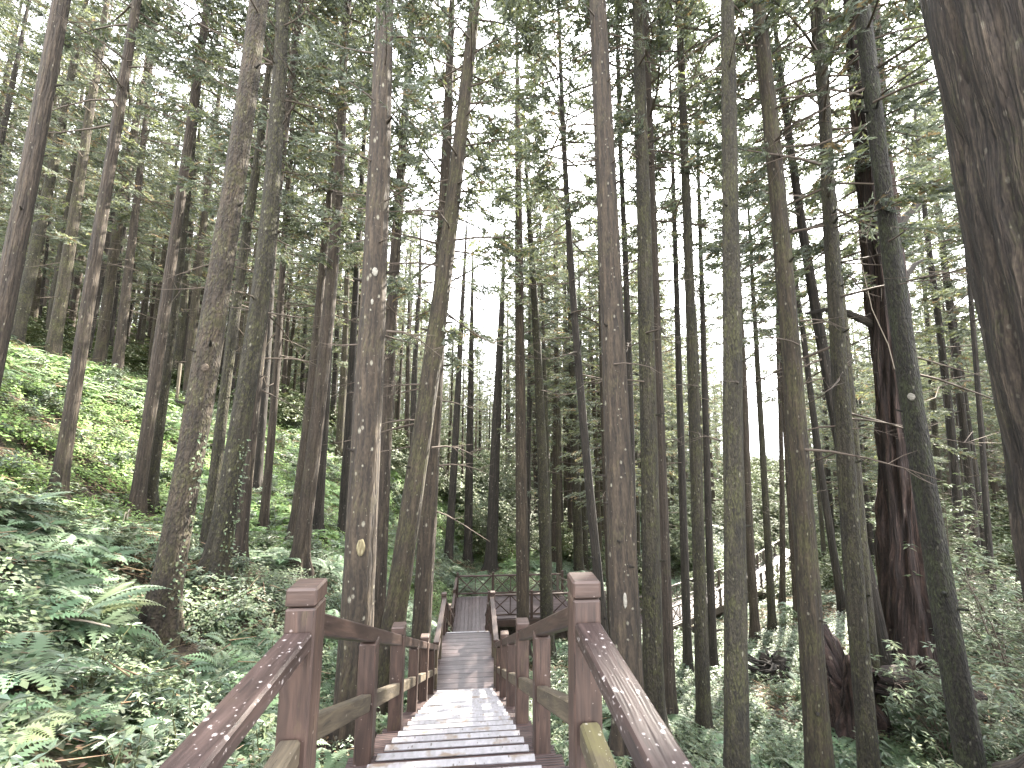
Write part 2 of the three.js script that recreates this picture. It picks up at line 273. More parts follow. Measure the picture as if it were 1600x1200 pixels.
// upper deck where the photographer stands
{
  const t = thing('upper_deck', 'plank deck at the head of the stairs, nearest to the viewer', 'deck', [0, 0, 0]);
  for (let k = 0; k < 29; k++) part(t, 'plank', cbox(1.5, 0.04, 0.138, 0.004), k % 3 ? M.plank : M.plankB, V(-0.115, -0.02, Z0 + 0.072 + k * 0.143));
  for (const x of [-0.7, 0.46]) beam(t, 'joist', V(x, -0.145, Z0 + 0.05), V(x, -0.145, 2.1), 0.1, 0.2, M.postDark);
  for (const x of [-0.7, 0.46]) for (const z of [-0.4, 1.6]) support(t, x, -0.25, z);
}
function flight(name, label, n, z0, y0) {
  const t = thing(name, label, 'staircase', [0, 0, 0]);
  for (let k = 0; k <= n; k++) {
    const y = y0 - k * RISE, z = z0 - k * RUN;
    if (k && k < n + 0) {
      part(t, 'tread_board', cbox(1.49, 0.04, 0.148, 0.004), M.tread, V(-0.115, y - 0.02, z + 0.075));
      part(t, 'tread_board', cbox(1.49, 0.04, 0.148, 0.004), M.tread, V(-0.115, y - 0.02, z + 0.227));
      part(t, 'riser_board', cbox(1.47, RISE - 0.045, 0.022, 0.003), M.postDark, V(-0.115, y + RISE / 2 - 0.021, z + RUN + 0.035));
    }
    if (k < n) part(t, 'nosing_strip', cbox(1.1, 0.012, 0.056, 0.003), M.strip, V(-0.11, y + 0.006, z + 0.026));
  }
  for (const x of [-0.83, 0.6]) beam(t, 'stringer', V(x, y0 - 0.3, z0 + 0.05), V(x, y0 - n * RISE - 0.3, z0 - n * RUN + 0.05), 0.05, 0.24, M.postDark);
  for (const x of [-0.7, 0.46]) for (const f of [0.33, 0.72]) support(t, x, y0 - n * RISE * f - 0.36, z0 - n * RUN * f, 0.14);
  return t;
}
flight('staircase', 'brown wooden stairs with white nosing strips going down from the viewer', 23, Z0, 0);
// landing between the two flights
{
  const t = thing('landing_walkway', 'level brown plank landing between the upper and lower stairs', 'walkway');
  const n = 16, w = (ZL + RUN - 0.0 - ZE) / n;
  for (let k = 0; k < n; k++) part(t, 'plank', cbox(1.49, 0.04, w - 0.006, 0.004), [M.plank, M.plankB, M.plank, M.plankB, M.plank][Math.floor(rnd() * 5)], V(-0.115, YL - 0.02 + rr(-0.002, 0.002), ZL + RUN - w * (k + 0.5)));
  for (const x of [-0.83, 0.6]) beam(t, 'joist', V(x, YL - 0.15, ZL + 0.2), V(x, YL - 0.15, ZE), 0.05, 0.22, M.postDark);
  for (const x of [-0.7, 0.46]) for (const z of [ZL - 0.1, ZE + 0.15]) support(t, x, YL - 0.05, z);
}
flight('staircase', 'lower flight of wooden stairs leading from the landing to the viewing deck', N2, ZE, YL);

// railings of the upper deck and flights
function stairRailing(x, z0, y0, n, label, side, mat, matB) {
  const t = thing('stair_railing', label, 'railing'), at = (z, dy) => V(x, y0 + (z - z0) / RUN * RISE + dy, z), zEnd = z0 - n * RUN;
  const zs = []; for (let z = z0 + 0.06; z > zEnd + 0.5; z -= 1.21) zs.push(z);
  const f = -side;                                                   // towards the stairs
  zs.forEach((z, i) => {
    const c = i % 2 === 0, q = at(z, 0);
    if (c) post(t, x, q.y - 0.34, z, q.y + (i ? 0.97 : 0.985), mat);
    else part(t, 'post', cbox(0.12, 0.78 + 0.32, 0.12, 0.008), matB, V(x, q.y + 0.78 - 0.55, z));
  });
  const zb = [...zs, zEnd - 0.06];
  const rail = (a, b) => beam(t, 'handrail', at(a, 0.815), at(b, 0.815), 0.1, 0.088, M.railPlain, 0.008);
  for (let i = 0; i < zs.length; i += 2) { const a = zs[i] - 0.067, b = i + 2 < zs.length ? zs[i + 2] + 0.067 : zEnd - 0.02; rail(a, b); }
  for (let i = 0; i + 1 < zb.length; i++) beam(t, 'lower_rail', at(zb[i] - (i % 2 ? 0.061 : 0.066), 0.36), at(zb[i + 1] + (i % 2 ? 0.066 : 0.061), 0.36), 0.075, 0.1, M.lower, 0.008).position.x += f * 0.008;
  return t;
}
seed(21);
stairRailing(XL, Z0, 0, 23, 'reddish wooden railing with capped posts, left of the upper stairs', -1, M.post, M.post);
stairRailing(XR, Z0, 0, 23, 'dark brown wooden railing with capped posts, right of the upper stairs', 1, M.postDark, M.post);
for (const [x, side, which] of [[XL, -1, 'left'], [XR, 1, 'right']]) {
  const t = thing('deck_railing', which === 'left' ? 'lichen speckled handrail slanting out of the bottom left corner' : 'lichen speckled handrail slanting out of the frame towards the right of the stairs', 'railing');
  beam(t, 'handrail', V(x, 0.802, Z0 + 0.127), V(x, 0.802, 2.2), 0.124, 0.076, M.rail, 0.01);
  beam(t, 'lower_rail', V(x, 0.37, Z0 + 0.127), V(x, 0.37, 2.2), 0.09, 0.105, side > 0 ? M.lowerMoss : M.lower, 0.012);
  for (const z of [-0.55, 0.7]) part(t, 'post', cbox(0.12, 1.06, 0.12, 0.008), M.post, V(x, 0.762 - 0.53, z));
  post(t, x, -0.4, 2.27, 0.985, M.post);
}
// landing railings: flat handrail carried by posts
for (const [x, which] of [[XL, 'left'], [XR, 'right']]) {
  const t = thing('landing_railing', `flat topped wooden railing on the ${which} side of the landing`, 'railing'), o = x < 0 ? 0.02 : -0.02;
  beam(t, 'handrail', V(x + o, YL + 0.9, ZL + 0.02), V(x + o, YL + 0.9, ZE + 0.1), 0.115, 0.06, M.railPlain, 0.008);
  for (const z of [ZL - 0.08, (ZL + ZE) / 2]) part(t, 'post', cbox(0.11, 1.1, 0.11, 0.008), M.lower, V(x, YL + 0.87 - 0.55, z));
  beam(t, 'lower_rail', V(x, YL + 0.42, ZL - 0.14), V(x, YL + 0.42, ZE + 0.1), 0.07, 0.1, M.railPlain, 0.008);
}
stairRailing(XL, ZE, YL, N2, 'far wooden railing on the left of the lower stairs', -1, M.deckRail, M.deckRail);
stairRailing(XR, ZE, YL, N2, 'far wooden railing on the right of the lower stairs', 1, M.deckRail, M.deckRail);

// railing with crossed braces along a line; panels: metres between the posts
function crossRailing(t, a, b, { posts = 1.7, h = 0.95, mat = M.deckRail, s = 0.11, capTop = 0.13, halves = 2, railW = 0.1, first = true, last = true }) {
  const L = Math.hypot(b.x - a.x, b.z - a.z), n = Math.max(1, Math.round(L / posts)), p = (u, dy) => V(lerp(a.x, b.x, u), lerp(a.y, b.y, u) + dy, lerp(a.z, b.z, u)), g = s / 2 / L;
  for (let i = 0; i <= n; i++) if ((i || first) && (i < n || last)) { const q = p(i / n, 0); post(t, q.x, q.y - 0.3, q.z, q.y + h + capTop, mat, true, s); }
  for (let i = 0; i < n; i++) {
    const u0 = i / n + g, u1 = (i + 1) / n - g;
    beam(t, 'handrail', p(u0, h - 0.03), p(u1, h - 0.03), railW, 0.06, mat); beam(t, 'lower_rail', p(u0, 0.14), p(u1, 0.14), 0.06, 0.06, mat);
    for (let k = 0; k < halves; k++) {
      const v0 = lerp(u0, u1, k / halves), v1 = lerp(u0, u1, (k + 1) / halves), e = 0.025 / L;
      if (k) beam(t, 'mullion', p(v0, 0.17), p(v0, h - 0.06), 0.04, 0.04, mat, 0.004);
      beam(t, 'cross_brace', p(v0 + e, 0.17), p(v1 - e, h - 0.06), 0.03, 0.042, mat, 0.004); beam(t, 'cross_brace', p(v0 + e, h - 0.06), p(v1 - e, 0.17), 0.03, 0.042, mat, 0.004).translateZ(0.031);
    }
  }
}
const ZF = -19.4, ZR = -17.15;
{
  const t = thing('viewing_deck', 'square plank deck at the foot of the lower stairs', 'deck');
  for (let k = 0; k < 9; k++) part(t, 'plank', cbox(0.154, 0.04, ZD + RUN - ZF, 0.004), [M.plank, M.plankB, M.plank][k % 3], V(-0.80 + 0.08 + k * 0.16, YD - 0.02 + rr(-0.002, 0.002), (ZD + RUN + ZF) / 2));
  for (let k = 0; k < 14; k++) part(t, 'plank', cbox(3.68, 0.04, 0.154, 0.004), [M.plank, M.plankB, M.plank][k % 3], V(0.645 + 1.84, YD - 0.02 + rr(-0.002, 0.002), ZR - 0.08 - k * 0.16));
  beam(t, 'fascia_beam', V(0.64, YD - 0.17, ZR + 0.03), V(4.4, YD - 0.17, ZR + 0.03), 0.06, 0.26, M.deckRail);
  beam(t, 'fascia_beam', V(-0.83, YD - 0.17, ZF - 0.03), V(4.4, YD - 0.17, ZF - 0.03), 0.06, 0.26, M.deckRail);
  for (const [x, z] of [[-0.7, ZF + 0.2], [0.8, ZF + 0.2], [2.6, ZF + 0.2], [4.1, ZF + 0.2], [-0.7, ZD], [1.0, ZR - 0.2], [2.6, ZR - 0.2], [4.1, ZR - 0.2]]) support(t, x, YD - 0.05, z);
}
let r = thing('deck_railing', 'cross braced railing along the far edge of the viewing deck', 'railing');
crossRailing(r, V(-0.72, YD, ZF + 0.02), V(4.3, YD, ZF + 0.02), {});
r = thing('deck_railing', 'cross braced railing along the left edge of the viewing deck', 'railing');
crossRailing(r, V(-0.765, YD, ZD - 0.1), V(-0.765, YD, ZF + 0.14), { last: false });
r = thing('deck_railing', 'cross braced railing along the near edge of the viewing deck, behind two trunks', 'railing');
crossRailing(r, V(0.68, YD, ZR - 0.02), V(4.3, YD, ZR - 0.02), { posts: 1.8, railW: 0.12 });
// steps that lead from the deck down to the long walkway
const walk = [V(8.6, -8.25, -20.6), V(17.5, -7.85, -24.6), V(21.2, -8.0, -27.2), V(27.5, -8.25, -32.2)];
{
  const a = V(4.4, YD, (ZF + ZR) / 2), b = walk[0], t = thing('staircase', 'distant wooden steps joining the viewing deck to the long walkway', 'staircase'), n = 13;
  const q = along(V(a.x, 0, a.z), V(b.x, 0, b.z)), L = Math.hypot(b.x - a.x, b.z - a.z);
  for (let k = 0; k < n; k++) part(t, 'tread_board', cbox(L / n + 0.03, 0.05, 1.6), M.plank, V(lerp(a.x, b.x, (k + 0.5) / n), lerp(a.y, b.y, (k + 1) / n) - 0.026, lerp(a.z, b.z, (k + 0.5) / n)), q);
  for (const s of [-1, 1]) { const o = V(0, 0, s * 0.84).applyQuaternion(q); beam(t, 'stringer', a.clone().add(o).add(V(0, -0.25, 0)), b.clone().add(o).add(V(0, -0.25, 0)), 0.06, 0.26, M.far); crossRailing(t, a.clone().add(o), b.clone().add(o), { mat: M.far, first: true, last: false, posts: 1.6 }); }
}
{
  const t = thing('raised_walkway', 'long raised walkway climbing away through the trees on the right', 'walkway');
  const out = [];
  for (const s of [-1, 1]) out.push(walk.map((p, i) => { const a = walk[Math.max(0, i - 1)], b = walk[Math.min(walk.length - 1, i + 1)], d = V(b.x - a.x, 0, b.z - a.z).normalize(); return p.clone().add(V(-d.z, 0, d.x).multiplyScalar(s * 0.84)); }));
  for (let i = 0; i + 1 < walk.length; i++) {
    const L = walk[i].distanceTo(walk[i + 1]), q = along(walk[i], walk[i + 1]), n = Math.round(L / 0.3);
    for (let k = 0; k < n; k++) part(t, 'plank', cbox(L / n - 0.01, 0.04, 1.62), k % 3 ? M.plank : M.plankB, walk[i].clone().lerp(walk[i + 1], (k + 0.5) / n).add(V(0, -0.02, 0)), q);
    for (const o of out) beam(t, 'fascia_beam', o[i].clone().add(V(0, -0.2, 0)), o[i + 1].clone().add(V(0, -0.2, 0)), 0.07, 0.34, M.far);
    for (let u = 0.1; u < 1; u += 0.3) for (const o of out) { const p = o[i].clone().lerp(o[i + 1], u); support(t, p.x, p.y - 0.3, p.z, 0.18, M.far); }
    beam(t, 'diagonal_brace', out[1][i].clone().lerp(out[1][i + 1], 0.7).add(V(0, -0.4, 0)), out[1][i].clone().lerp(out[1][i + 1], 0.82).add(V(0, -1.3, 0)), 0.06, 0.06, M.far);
  }
  for (const [o, w] of [[out[0], 'far side'], [out[1], 'near side']]) {
    const r = thing('walkway_railing', `pale cross braced railing on the ${w} of the long walkway`, 'railing');
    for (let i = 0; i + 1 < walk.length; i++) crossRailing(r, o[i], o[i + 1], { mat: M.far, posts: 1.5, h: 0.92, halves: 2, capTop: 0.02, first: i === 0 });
  }
}

// ---------------------------------------------------------------- trees
console.log('trees');
const RIGHT = V(0.9959, 0, 0.0906);
function trunkGeo(axis, radius, H, { seg = 22, rings = 60, rough = 0.05, furrow = 0, s = 1, tileU = 1, sink = 0.5, power = 1.5 }) {
  const g = new Geo(), circ = 2 * Math.PI * radius(1.3), reps = Math.max(1, Math.round(circ / tileU)), ou = hash(s, 1, 1), ov = hash(s, 2, 2);
  for (let k = 0; k <= rings; k++) {
    const h = -sink + (H + sink) * Math.pow(k / rings, power), c = axis(h), r = radius(Math.max(h, 0));
    for (let i = 0; i <= seg; i++) {
      const a = (i % seg) / seg * Math.PI * 2, x = Math.cos(a), z = Math.sin(a);
      let q = 1 + (n3(x * 1.6 + 9, h * 0.55, z * 1.6 + s, s) - 0.5) * rough * 2.4 + (n3(x * 5 + 5, h * 2.2, z * 5 + s, s + 3) - 0.5) * rough;
      const flare = Math.exp(-Math.max(h, 0) / 0.45); q *= 1 + flare * 0.34 * Math.sin(a * 5 + s) * (0.6 + 0.8 * n3(x * 2, 0, z * 2, s + 8));
      if (furrow) q *= 1 - furrow * Math.pow(1 - Math.abs(2 * n3(x * 7 + 3, h * 0.35, z * 7, s + 5) - 1), 4);
      g.vert(c[0] + x * r * q, h, c[1] + z * r * q, x, 0, z, i / seg * reps + ou, h / (tileU * 2) + ov);
    }
  }
  for (let k = 0; k < rings; k++) for (let i = 0; i < seg; i++) { const a = k * (seg + 1) + i, b = a + seg + 1; g.tri(a, b, a + 1); g.tri(a + 1, b, b + 1); }
  const geo = g.build(); geo.computeVertexNormals();
  const n = geo.attributes.normal;                                    // close the seam
  for (let k = 0; k <= rings; k++) { const a = k * (seg + 1), b = a + seg, v = V(n.getX(a) + n.getX(b), n.getY(a) + n.getY(b), n.getZ(a) + n.getZ(b)).normalize(); n.setXYZ(a, v.x, v.y, v.z); n.setXYZ(b, v.x, v.y, v.z); }
  return geo;
}
const greens = () => { const t = rnd(), v = rr(0.6, 1.5); return t < 0.07 ? [1.5 * v, 0.95 * v, 0.75 * v] : t < 0.3 ? [1.25 * v, 1.2 * v, 0.8 * v] : [v, v, v * rr(0.9, 1.25)]; };
// drooping conifer crown, from y = 0 (lowest branches) to y = L; returns { wood, leaves }
function crownGeo({ L, reach, n, sprays, blades, blade, bare = 4, s, low = 0.55, tilt = 0.35, fat = 1 }) {
  seed(s); const w = new Geo(), f = new Geo();
  for (let i = 0; i < n + bare; i++) {
    const isBare = i < bare, t = isBare ? rr(-0.28, 0.02) : Math.pow((i - bare + rnd()) / n, 0.9), az = i * 2.4 + rr(-0.5, 0.5);
    const prof = isBare ? rr(0.35, 0.75) : Math.pow(1 - t * 0.97, 0.75) * (low + (1 - low) * Math.min(1, t * 3.5)) * rr(0.62, 1.12), len = Math.max(0.3, reach * prof);
    const el = lerp(-0.1, 0.75, clamp(t, 0, 1)) + rr(-0.18, 0.22), droop = rr(0.15, 0.5) * (1 - 0.7 * clamp(t, 0, 1)), y0 = t * L, cx = Math.cos(az), cz = Math.sin(az), wob = rr(-0.25, 0.25);
    const at = (q) => { const c = Math.cos(el) * len * q, b = wob * len * q * q; return [cx * c - cz * b, y0 + len * (Math.sin(el) * q - droop * q * q + 0.22 * q * q * q), cz * c + cx * b]; };
    const pts = [0, 0.28, 0.55, 0.8, 1].map(at), r0 = 0.011 + 0.009 * len; w.tube(pts, [r0, r0 * 0.75, r0 * 0.5, r0 * 0.3, r0 * 0.12], 3);
    if (isBare) { for (let k = 0; k < 5; k++) { const q = rr(0.3, 0.95), p = at(q), d = V(rr(-1, 1), rr(-0.4, 0.7), rr(-1, 1)).normalize().multiplyScalar(len * 0.25); w.tube([p, [p[0] + d.x, p[1] + d.y, p[2] + d.z]], [r0 * 0.3, r0 * 0.08], 3); } continue; }
    const m = Math.ceil(sprays * (0.35 + 0.65 * len / reach) * (isBare ? 0.3 : 1));
    for (let k = 0; k < m; k++) {
      const q = lerp(0.24, 1.02, Math.sqrt(rnd())), p = at(Math.min(1, q)), side = rnd() < 0.5 ? -1 : 1, out = rr(0.1, 1.1) * side, sl = rr(0.5, 1.15) * blade * 3.2;
      let d = V(cx * (1 - 0.4 * Math.abs(out)) - cz * out, rr(-0.55, tilt), cz * (1 - 0.4 * Math.abs(out)) + cx * out).normalize();
      const col = greens(), sx = rr(-0.12, 0.12), sy = rr(-0.1, 0.1), sz = rr(-0.12, 0.12);
      for (let b = 0; b < blades; b++) {
        const u = (b + 0.5) / blades, bx = p[0] + sx + d.x * sl * u, by = p[1] + sy + d.y * sl * u - 0.16 * sl * u * u, bz = p[2] + sz + d.z * sl * u, bl = blade * rr(0.6, 1.25) * (1.15 - 0.45 * u), wd = blade * rr(0.1, 0.2) * fat;
        const e = V(d.x + rr(-0.75, 0.75), d.y + rr(-0.7, 0.45), d.z + rr(-0.75, 0.75)).normalize(), a = V(rr(-1, 1), rr(-1, 1), rr(-1, 1)).cross(e).normalize().multiplyScalar(wd);
        f.flat([bx - a.x, by - a.y, bz - a.z], [bx + a.x, by + a.y, bz + a.z], [bx + e.x * bl, by + e.y * bl, bz + e.z * bl], col);
      }
    }
  }
  w.tube([[0, -0.28 * L, 0], [0, 0.3 * L, 0], [0, L, 0]], [0.03, 0.02, 0.008], 4);   // leader that the branches grow from
  return { wood: w.build(), leaves: f.build() };
}
const nearCrowns = [1, 2, 3, 4].map((k) => crownGeo({ L: 11.5, reach: 3.0, n: 72, sprays: 70, blades: 9, blade: 0.1, fat: 1.2, bare: 8, s: 700 + k }));
const thinCrown = crownGeo({ L: 10.5, reach: 1.7, n: 34, sprays: 44, blades: 9, blade: 0.095, bare: 10, s: 760 });
const bigCrown = crownGeo({ L: 9, reach: 4.6, n: 46, sprays: 150, blades: 10, blade: 0.11, bare: 4, s: 790, tilt: 0.2 });
function crown(parent, c, pos, quat, scale, leafMat) {
  const o = part(parent, 'crown', c.leaves, leafMat, pos, quat), b = part(o, 'branches', c.wood, M.twig);
  o.scale.set(...scale); return b;
}
const twigGeos = [1, 2, 3, 4, 5].map((k) => { seed(820 + k); const w = new Geo(), L = 1, p = (q, o = 0.18) => [L * q, 0.1 * q - 0.25 * q * q + o * Math.sin(q * 3 + k) * 0.3, 0.12 * Math.sin(q * 4 + k)]; w.tube([0, 0.2, 0.45, 0.7, 1].map((q) => p(q)), [0.016, 0.013, 0.009, 0.006, 0.002], 5); for (let i = 0; i < 6; i++) { const a = p(rr(0.25, 0.9)), d = [rr(0.1, 0.32), rr(-0.16, 0.14), rr(-0.2, 0.2)]; w.tube([a, [a[0] + d[0] * 0.5, a[1] + d[1] * 0.6, a[2] + d[2] * 0.5], [a[0] + d[0], a[1] + d[1], a[2] + d[2]]], [0.005, 0.004, 0.001], 4); } return w.build(); });
const nearTrees = [
  ['L1', -8.04, 1.14, -7.07, 0.022, 0.002, 0.04, 8.4, 0.125, 4.6, 'brown', "brown speckled trunk cut off by the left edge of the frame"],
  ['L2', -8.09, 0.05, -8.52, 0.015, 0.001, -0.01, 11.3, 0.106, 3.8, 'brown', "straight brown trunk rising from the bright hillside, second from the left edge"],
  ['L3', -8.27, -0.37, -10.61, 0.020, 0.002, 0.01, 14.4, 0.124, 4.8, 'brown', "slim brown trunk on the hillside, twinned with a mossier one"],
  ['L4', -8.38, -0.31, -11.12, -0.002, -0.000, 0.08, 12.7, 0.105, 4.9, 'moss', "mossy slim trunk touching its brown twin on the hillside"],
  ['L5', -4.53, -1.35, -6.44, 0.052, 0.005, 0.09, 10.6, 0.168, 3.7, 'brownmoss', "thick leaning brown trunk with a flared mossy foot on the left slope"],
  ['L6b', -5.84, -1.11, -9.47, 0.031, 0.003, -0.06, 9.4, 0.108, 4.4, 'moss', "thin mossy trunk half hidden behind the thick leaning trunk"],
  ['L6', -4.78, -0.79, -8.02, 0.024, 0.002, 0.26, 12.0, 0.172, 3.4, 'moss', "thick green mossy trunk with ivy, right of the thick leaning one"],
  ['L7', -5.20, -1.35, -9.54, 0.022, 0.002, -0.04, 14.4, 0.103, 5.6, 'brown', "thin brown trunk close behind the green mossy ivy trunk"],
  ['L8', -7.92, -0.63, -15.16, -0.014, -0.001, 0.04, 9.0, 0.163, 4.9, 'dark', "dark trunk standing on the bright bank behind the ivy trunk"],
  ['L9', -6.79, -1.77, -13.68, -0.012, -0.001, 0.06, 10.7, 0.111, 5.0, 'brown', "thin brown trunk with its foot in yellow green cover on the bank"],
  ['L10', -5.57, -1.75, -13.06, 0.032, 0.003, 0.06, 9.3, 0.139, 4.9, 'brown', "left one of three brown trunks standing close together before the bank"],
  ['L10b', -4.24, -1.54, -10.38, 0.010, 0.001, 0.24, 15.7, 0.153, 6.1, 'brown', "tallest of the three close brown trunks, nearest to the viewer"],
  ['L10c', -5.23, -1.55, -14.01, -0.011, -0.001, 0.03, 9.5, 0.142, 4.8, 'dark', "dark rear one of the three close trunks before the bank"],
  ['L11', -1.70, -2.98, -6.27, -0.007, -0.001, 0.04, 12.3, 0.209, 5.4, 'bark', "big brown lichen spotted trunk with a pale oval blaze behind the left railing"],
  ['L11b', -4.74, -1.63, -14.99, -0.003, -0.000, 0.02, 8.8, 0.134, 5.0, 'dark', "dark thin trunk just behind the big blazed trunk"],
  ['L12', -2.30, -3.36, -10.30, 0.009, 0.001, -0.08, 16.0, 0.159, 6.2, 'brown', "slim brown trunk showing right beside the big blazed trunk"],
  ['L13', -1.62, -2.99, -7.87, 0.095, 0.009, 0.11, 14.4, 0.188, 5.6, 'mossbrown', "leaning mossy brown trunk crossing another behind the left railing"],
  ['L14', -1.10, -3.63, -8.90, 0.015, 0.001, 0.06, 16.4, 0.172, 6.4, 'bark', "upright brown trunk behind the leaning one, left of the lower stairs"],
  ['C0', -3.47, -5.43, -24.43, -0.022, -0.002, -0.26, 16.2, 0.174, 9.9, 'dark', "dark distant trunk on the bright bank left of the viewing deck"],
  ['C1', -1.49, -6.17, -24.34, 0.028, 0.003, 0.03, 15.7, 0.197, 9.1, 'dark', "dark slim trunk behind the left corner of the viewing deck"],
  ['C2', -0.33, -6.65, -25.30, -0.007, -0.001, 0.00, 17.9, 0.207, 9.7, 'dark', "dark slim trunk rising behind the middle of the far deck railing"],
  ['C3', 1.06, -6.63, -24.16, 0.026, 0.002, -0.04, 15.4, 0.279, 9.2, 'dark', "dark thicker trunk behind the far deck railing, right of two slim ones"],
  ['C4', 1.86, -6.61, -14.78, -0.018, -0.002, -0.01, 25.2, 0.198, 10.1, 'bark', "straight tall trunk standing just in front of the viewing deck railing"],
  ['C4b', 6.30, -7.79, -28.88, -0.013, -0.001, -0.07, 23.3, 0.218, 13.0, 'brown', "thin pale trunk far behind the right end of the viewing deck"],
  ['C5', 2.82, -6.88, -15.20, -0.046, -0.004, 0.13, 18.7, 0.179, 10.4, 'moss', "mossy trunk leaning a little in front of the deck's near railing"],
  ['C6b', 6.28, -6.54, -23.68, -0.025, -0.002, -0.01, 24.1, 0.218, 11.2, 'moss', "mossy trunk behind the deck's right end, left of a pair"],
  ['C6c', 6.91, -6.89, -24.67, -0.009, -0.001, -0.04, 18.2, 0.184, 9.6, 'moss', "mossy trunk behind the deck's right end, right of a pair"],
  ['C6', 3.21, -4.19, -9.39, -0.062, -0.006, -0.19, 18.1, 0.095, 7.1, 'dark', "thin purplish red trunk leaning away beside the right newel post"],
  ['R1', 2.43, -3.24, -6.30, -0.022, -0.002, 0.02, 13.2, 0.209, 5.8, 'bark', "big brown lichen spotted trunk just behind the right newel post"],
  ['R1b', 4.17, -3.96, -10.41, -0.002, -0.000, 0.09, 14.8, 0.102, 6.1, 'dark', "thin dark trunk hugging the big trunk behind the right newel post"],
  ['R2', 3.11, -3.30, -6.96, 0.008, 0.001, 0.03, 14.1, 0.147, 5.9, 'moss', "straight mossy trunk right of the big one behind the newel post"],
  ['R2b', 3.93, -3.90, -8.00, -0.001, -0.000, -0.01, 10.3, 0.097, 6.6, 'brown', "thin brown trunk close right of the straight mossy one"],
  ['R3', 6.72, -5.86, -12.43, 0.010, 0.001, -0.01, 11.9, 0.108, 8.1, 'dark', "dark thin trunk in front of the walkway's near end"],
  ['R4', 4.60, -4.39, -8.00, 0.010, 0.001, 0.02, 16.7, 0.113, 6.5, 'moss', "slender mossy trunk with its foot in the leafy gully"],
  ['R4b', 7.81, -6.17, -12.87, 0.018, 0.002, -0.01, 11.9, 0.107, 6.3, 'dark', "dark thin trunk before the walkway, right of the slender mossy one"],
  ['R5', 3.58, -3.27, -5.53, 0.045, 0.004, 0.01, 12.4, 0.135, 5.7, 'moss', "thick straight mossy trunk rising from the gully in the right half"],
  ['R5b', 10.99, -6.38, -15.14, 0.013, 0.001, -0.07, 8.8, 0.152, 3.7, 'brown', "brown trunk with rooted foot below the walkway"],
  ['R5c', 12.41, -6.78, -16.07, 0.008, 0.001, 0.02, 10.7, 0.136, 3.8, 'moss', "mossy curved trunk standing before the walkway bend"],
  ['R5d', 15.13, -6.49, -18.82, 0.053, 0.005, 0.08, 12.5, 0.119, 4.3, 'brown', "thin brown trunk crossing in front of the walkway's far part"],
  ['R5e', 14.29, -6.88, -16.92, 0.012, 0.001, -0.01, 12.1, 0.130, 5.6, 'brown', "brown trunk standing where the walkway leaves the view"],
  ['R7', 5.10, -3.64, -5.84, -0.005, -0.000, 0.08, 13.3, 0.140, 6.2, 'mossbrown', "thick moss flecked trunk that leans left towards its top"],
  ['R10', 9.41, -3.08, -8.64, -0.081, -0.007, -0.23, 16.8, 0.121, 6.0, 'dark', "dark leaning trunk behind the moss flecked leaning one"],
  ['R10b', 15.06, -5.59, -15.45, -0.061, -0.006, -0.08, 11.7, 0.119, 7.2, 'dark', "thin dark trunk slanting in the background near the hollow red tree"],
  ['R8', 5.85, -3.90, -5.80, 0.026, 0.002, -0.08, 13.6, 0.112, 6.4, 'moss', "mossy green trunk in front of the hollow red tree"],
  ['R9', 7.79, -4.85, -7.41, -0.002, -0.000, -0.05, 6.9, 0.104, 3.8, 'moss', "mossy trunk low beside the hollow red tree's left edge"],
  ['R12', 6.53, -3.09, -5.00, -0.029, -0.003, -0.11, 11.9, 0.120, 5.5, 'darkmoss', "dark green leaning trunk with one white spot, right of the hollow red tree"],
  ['F1', 18.72, -4.35, -13.97, 0.017, 0.002, 0.13, 14.1, 0.121, 8.1, 'dark', "dark background trunk between the spotted leaning trunk and the giant"],
  ['F2', 22.26, -4.34, -15.67, -0.009, -0.001, -0.02, 11.4, 0.132, 6.9, 'dark', "dark background trunk close to the giant trunk's edge"],
  ['F3', 14.91, -4.24, -10.48, 0.052, 0.005, -0.04, 5.6, 0.071, 2.8, 'dark', "thin dark stem among the bushes below the giant trunk"],
];

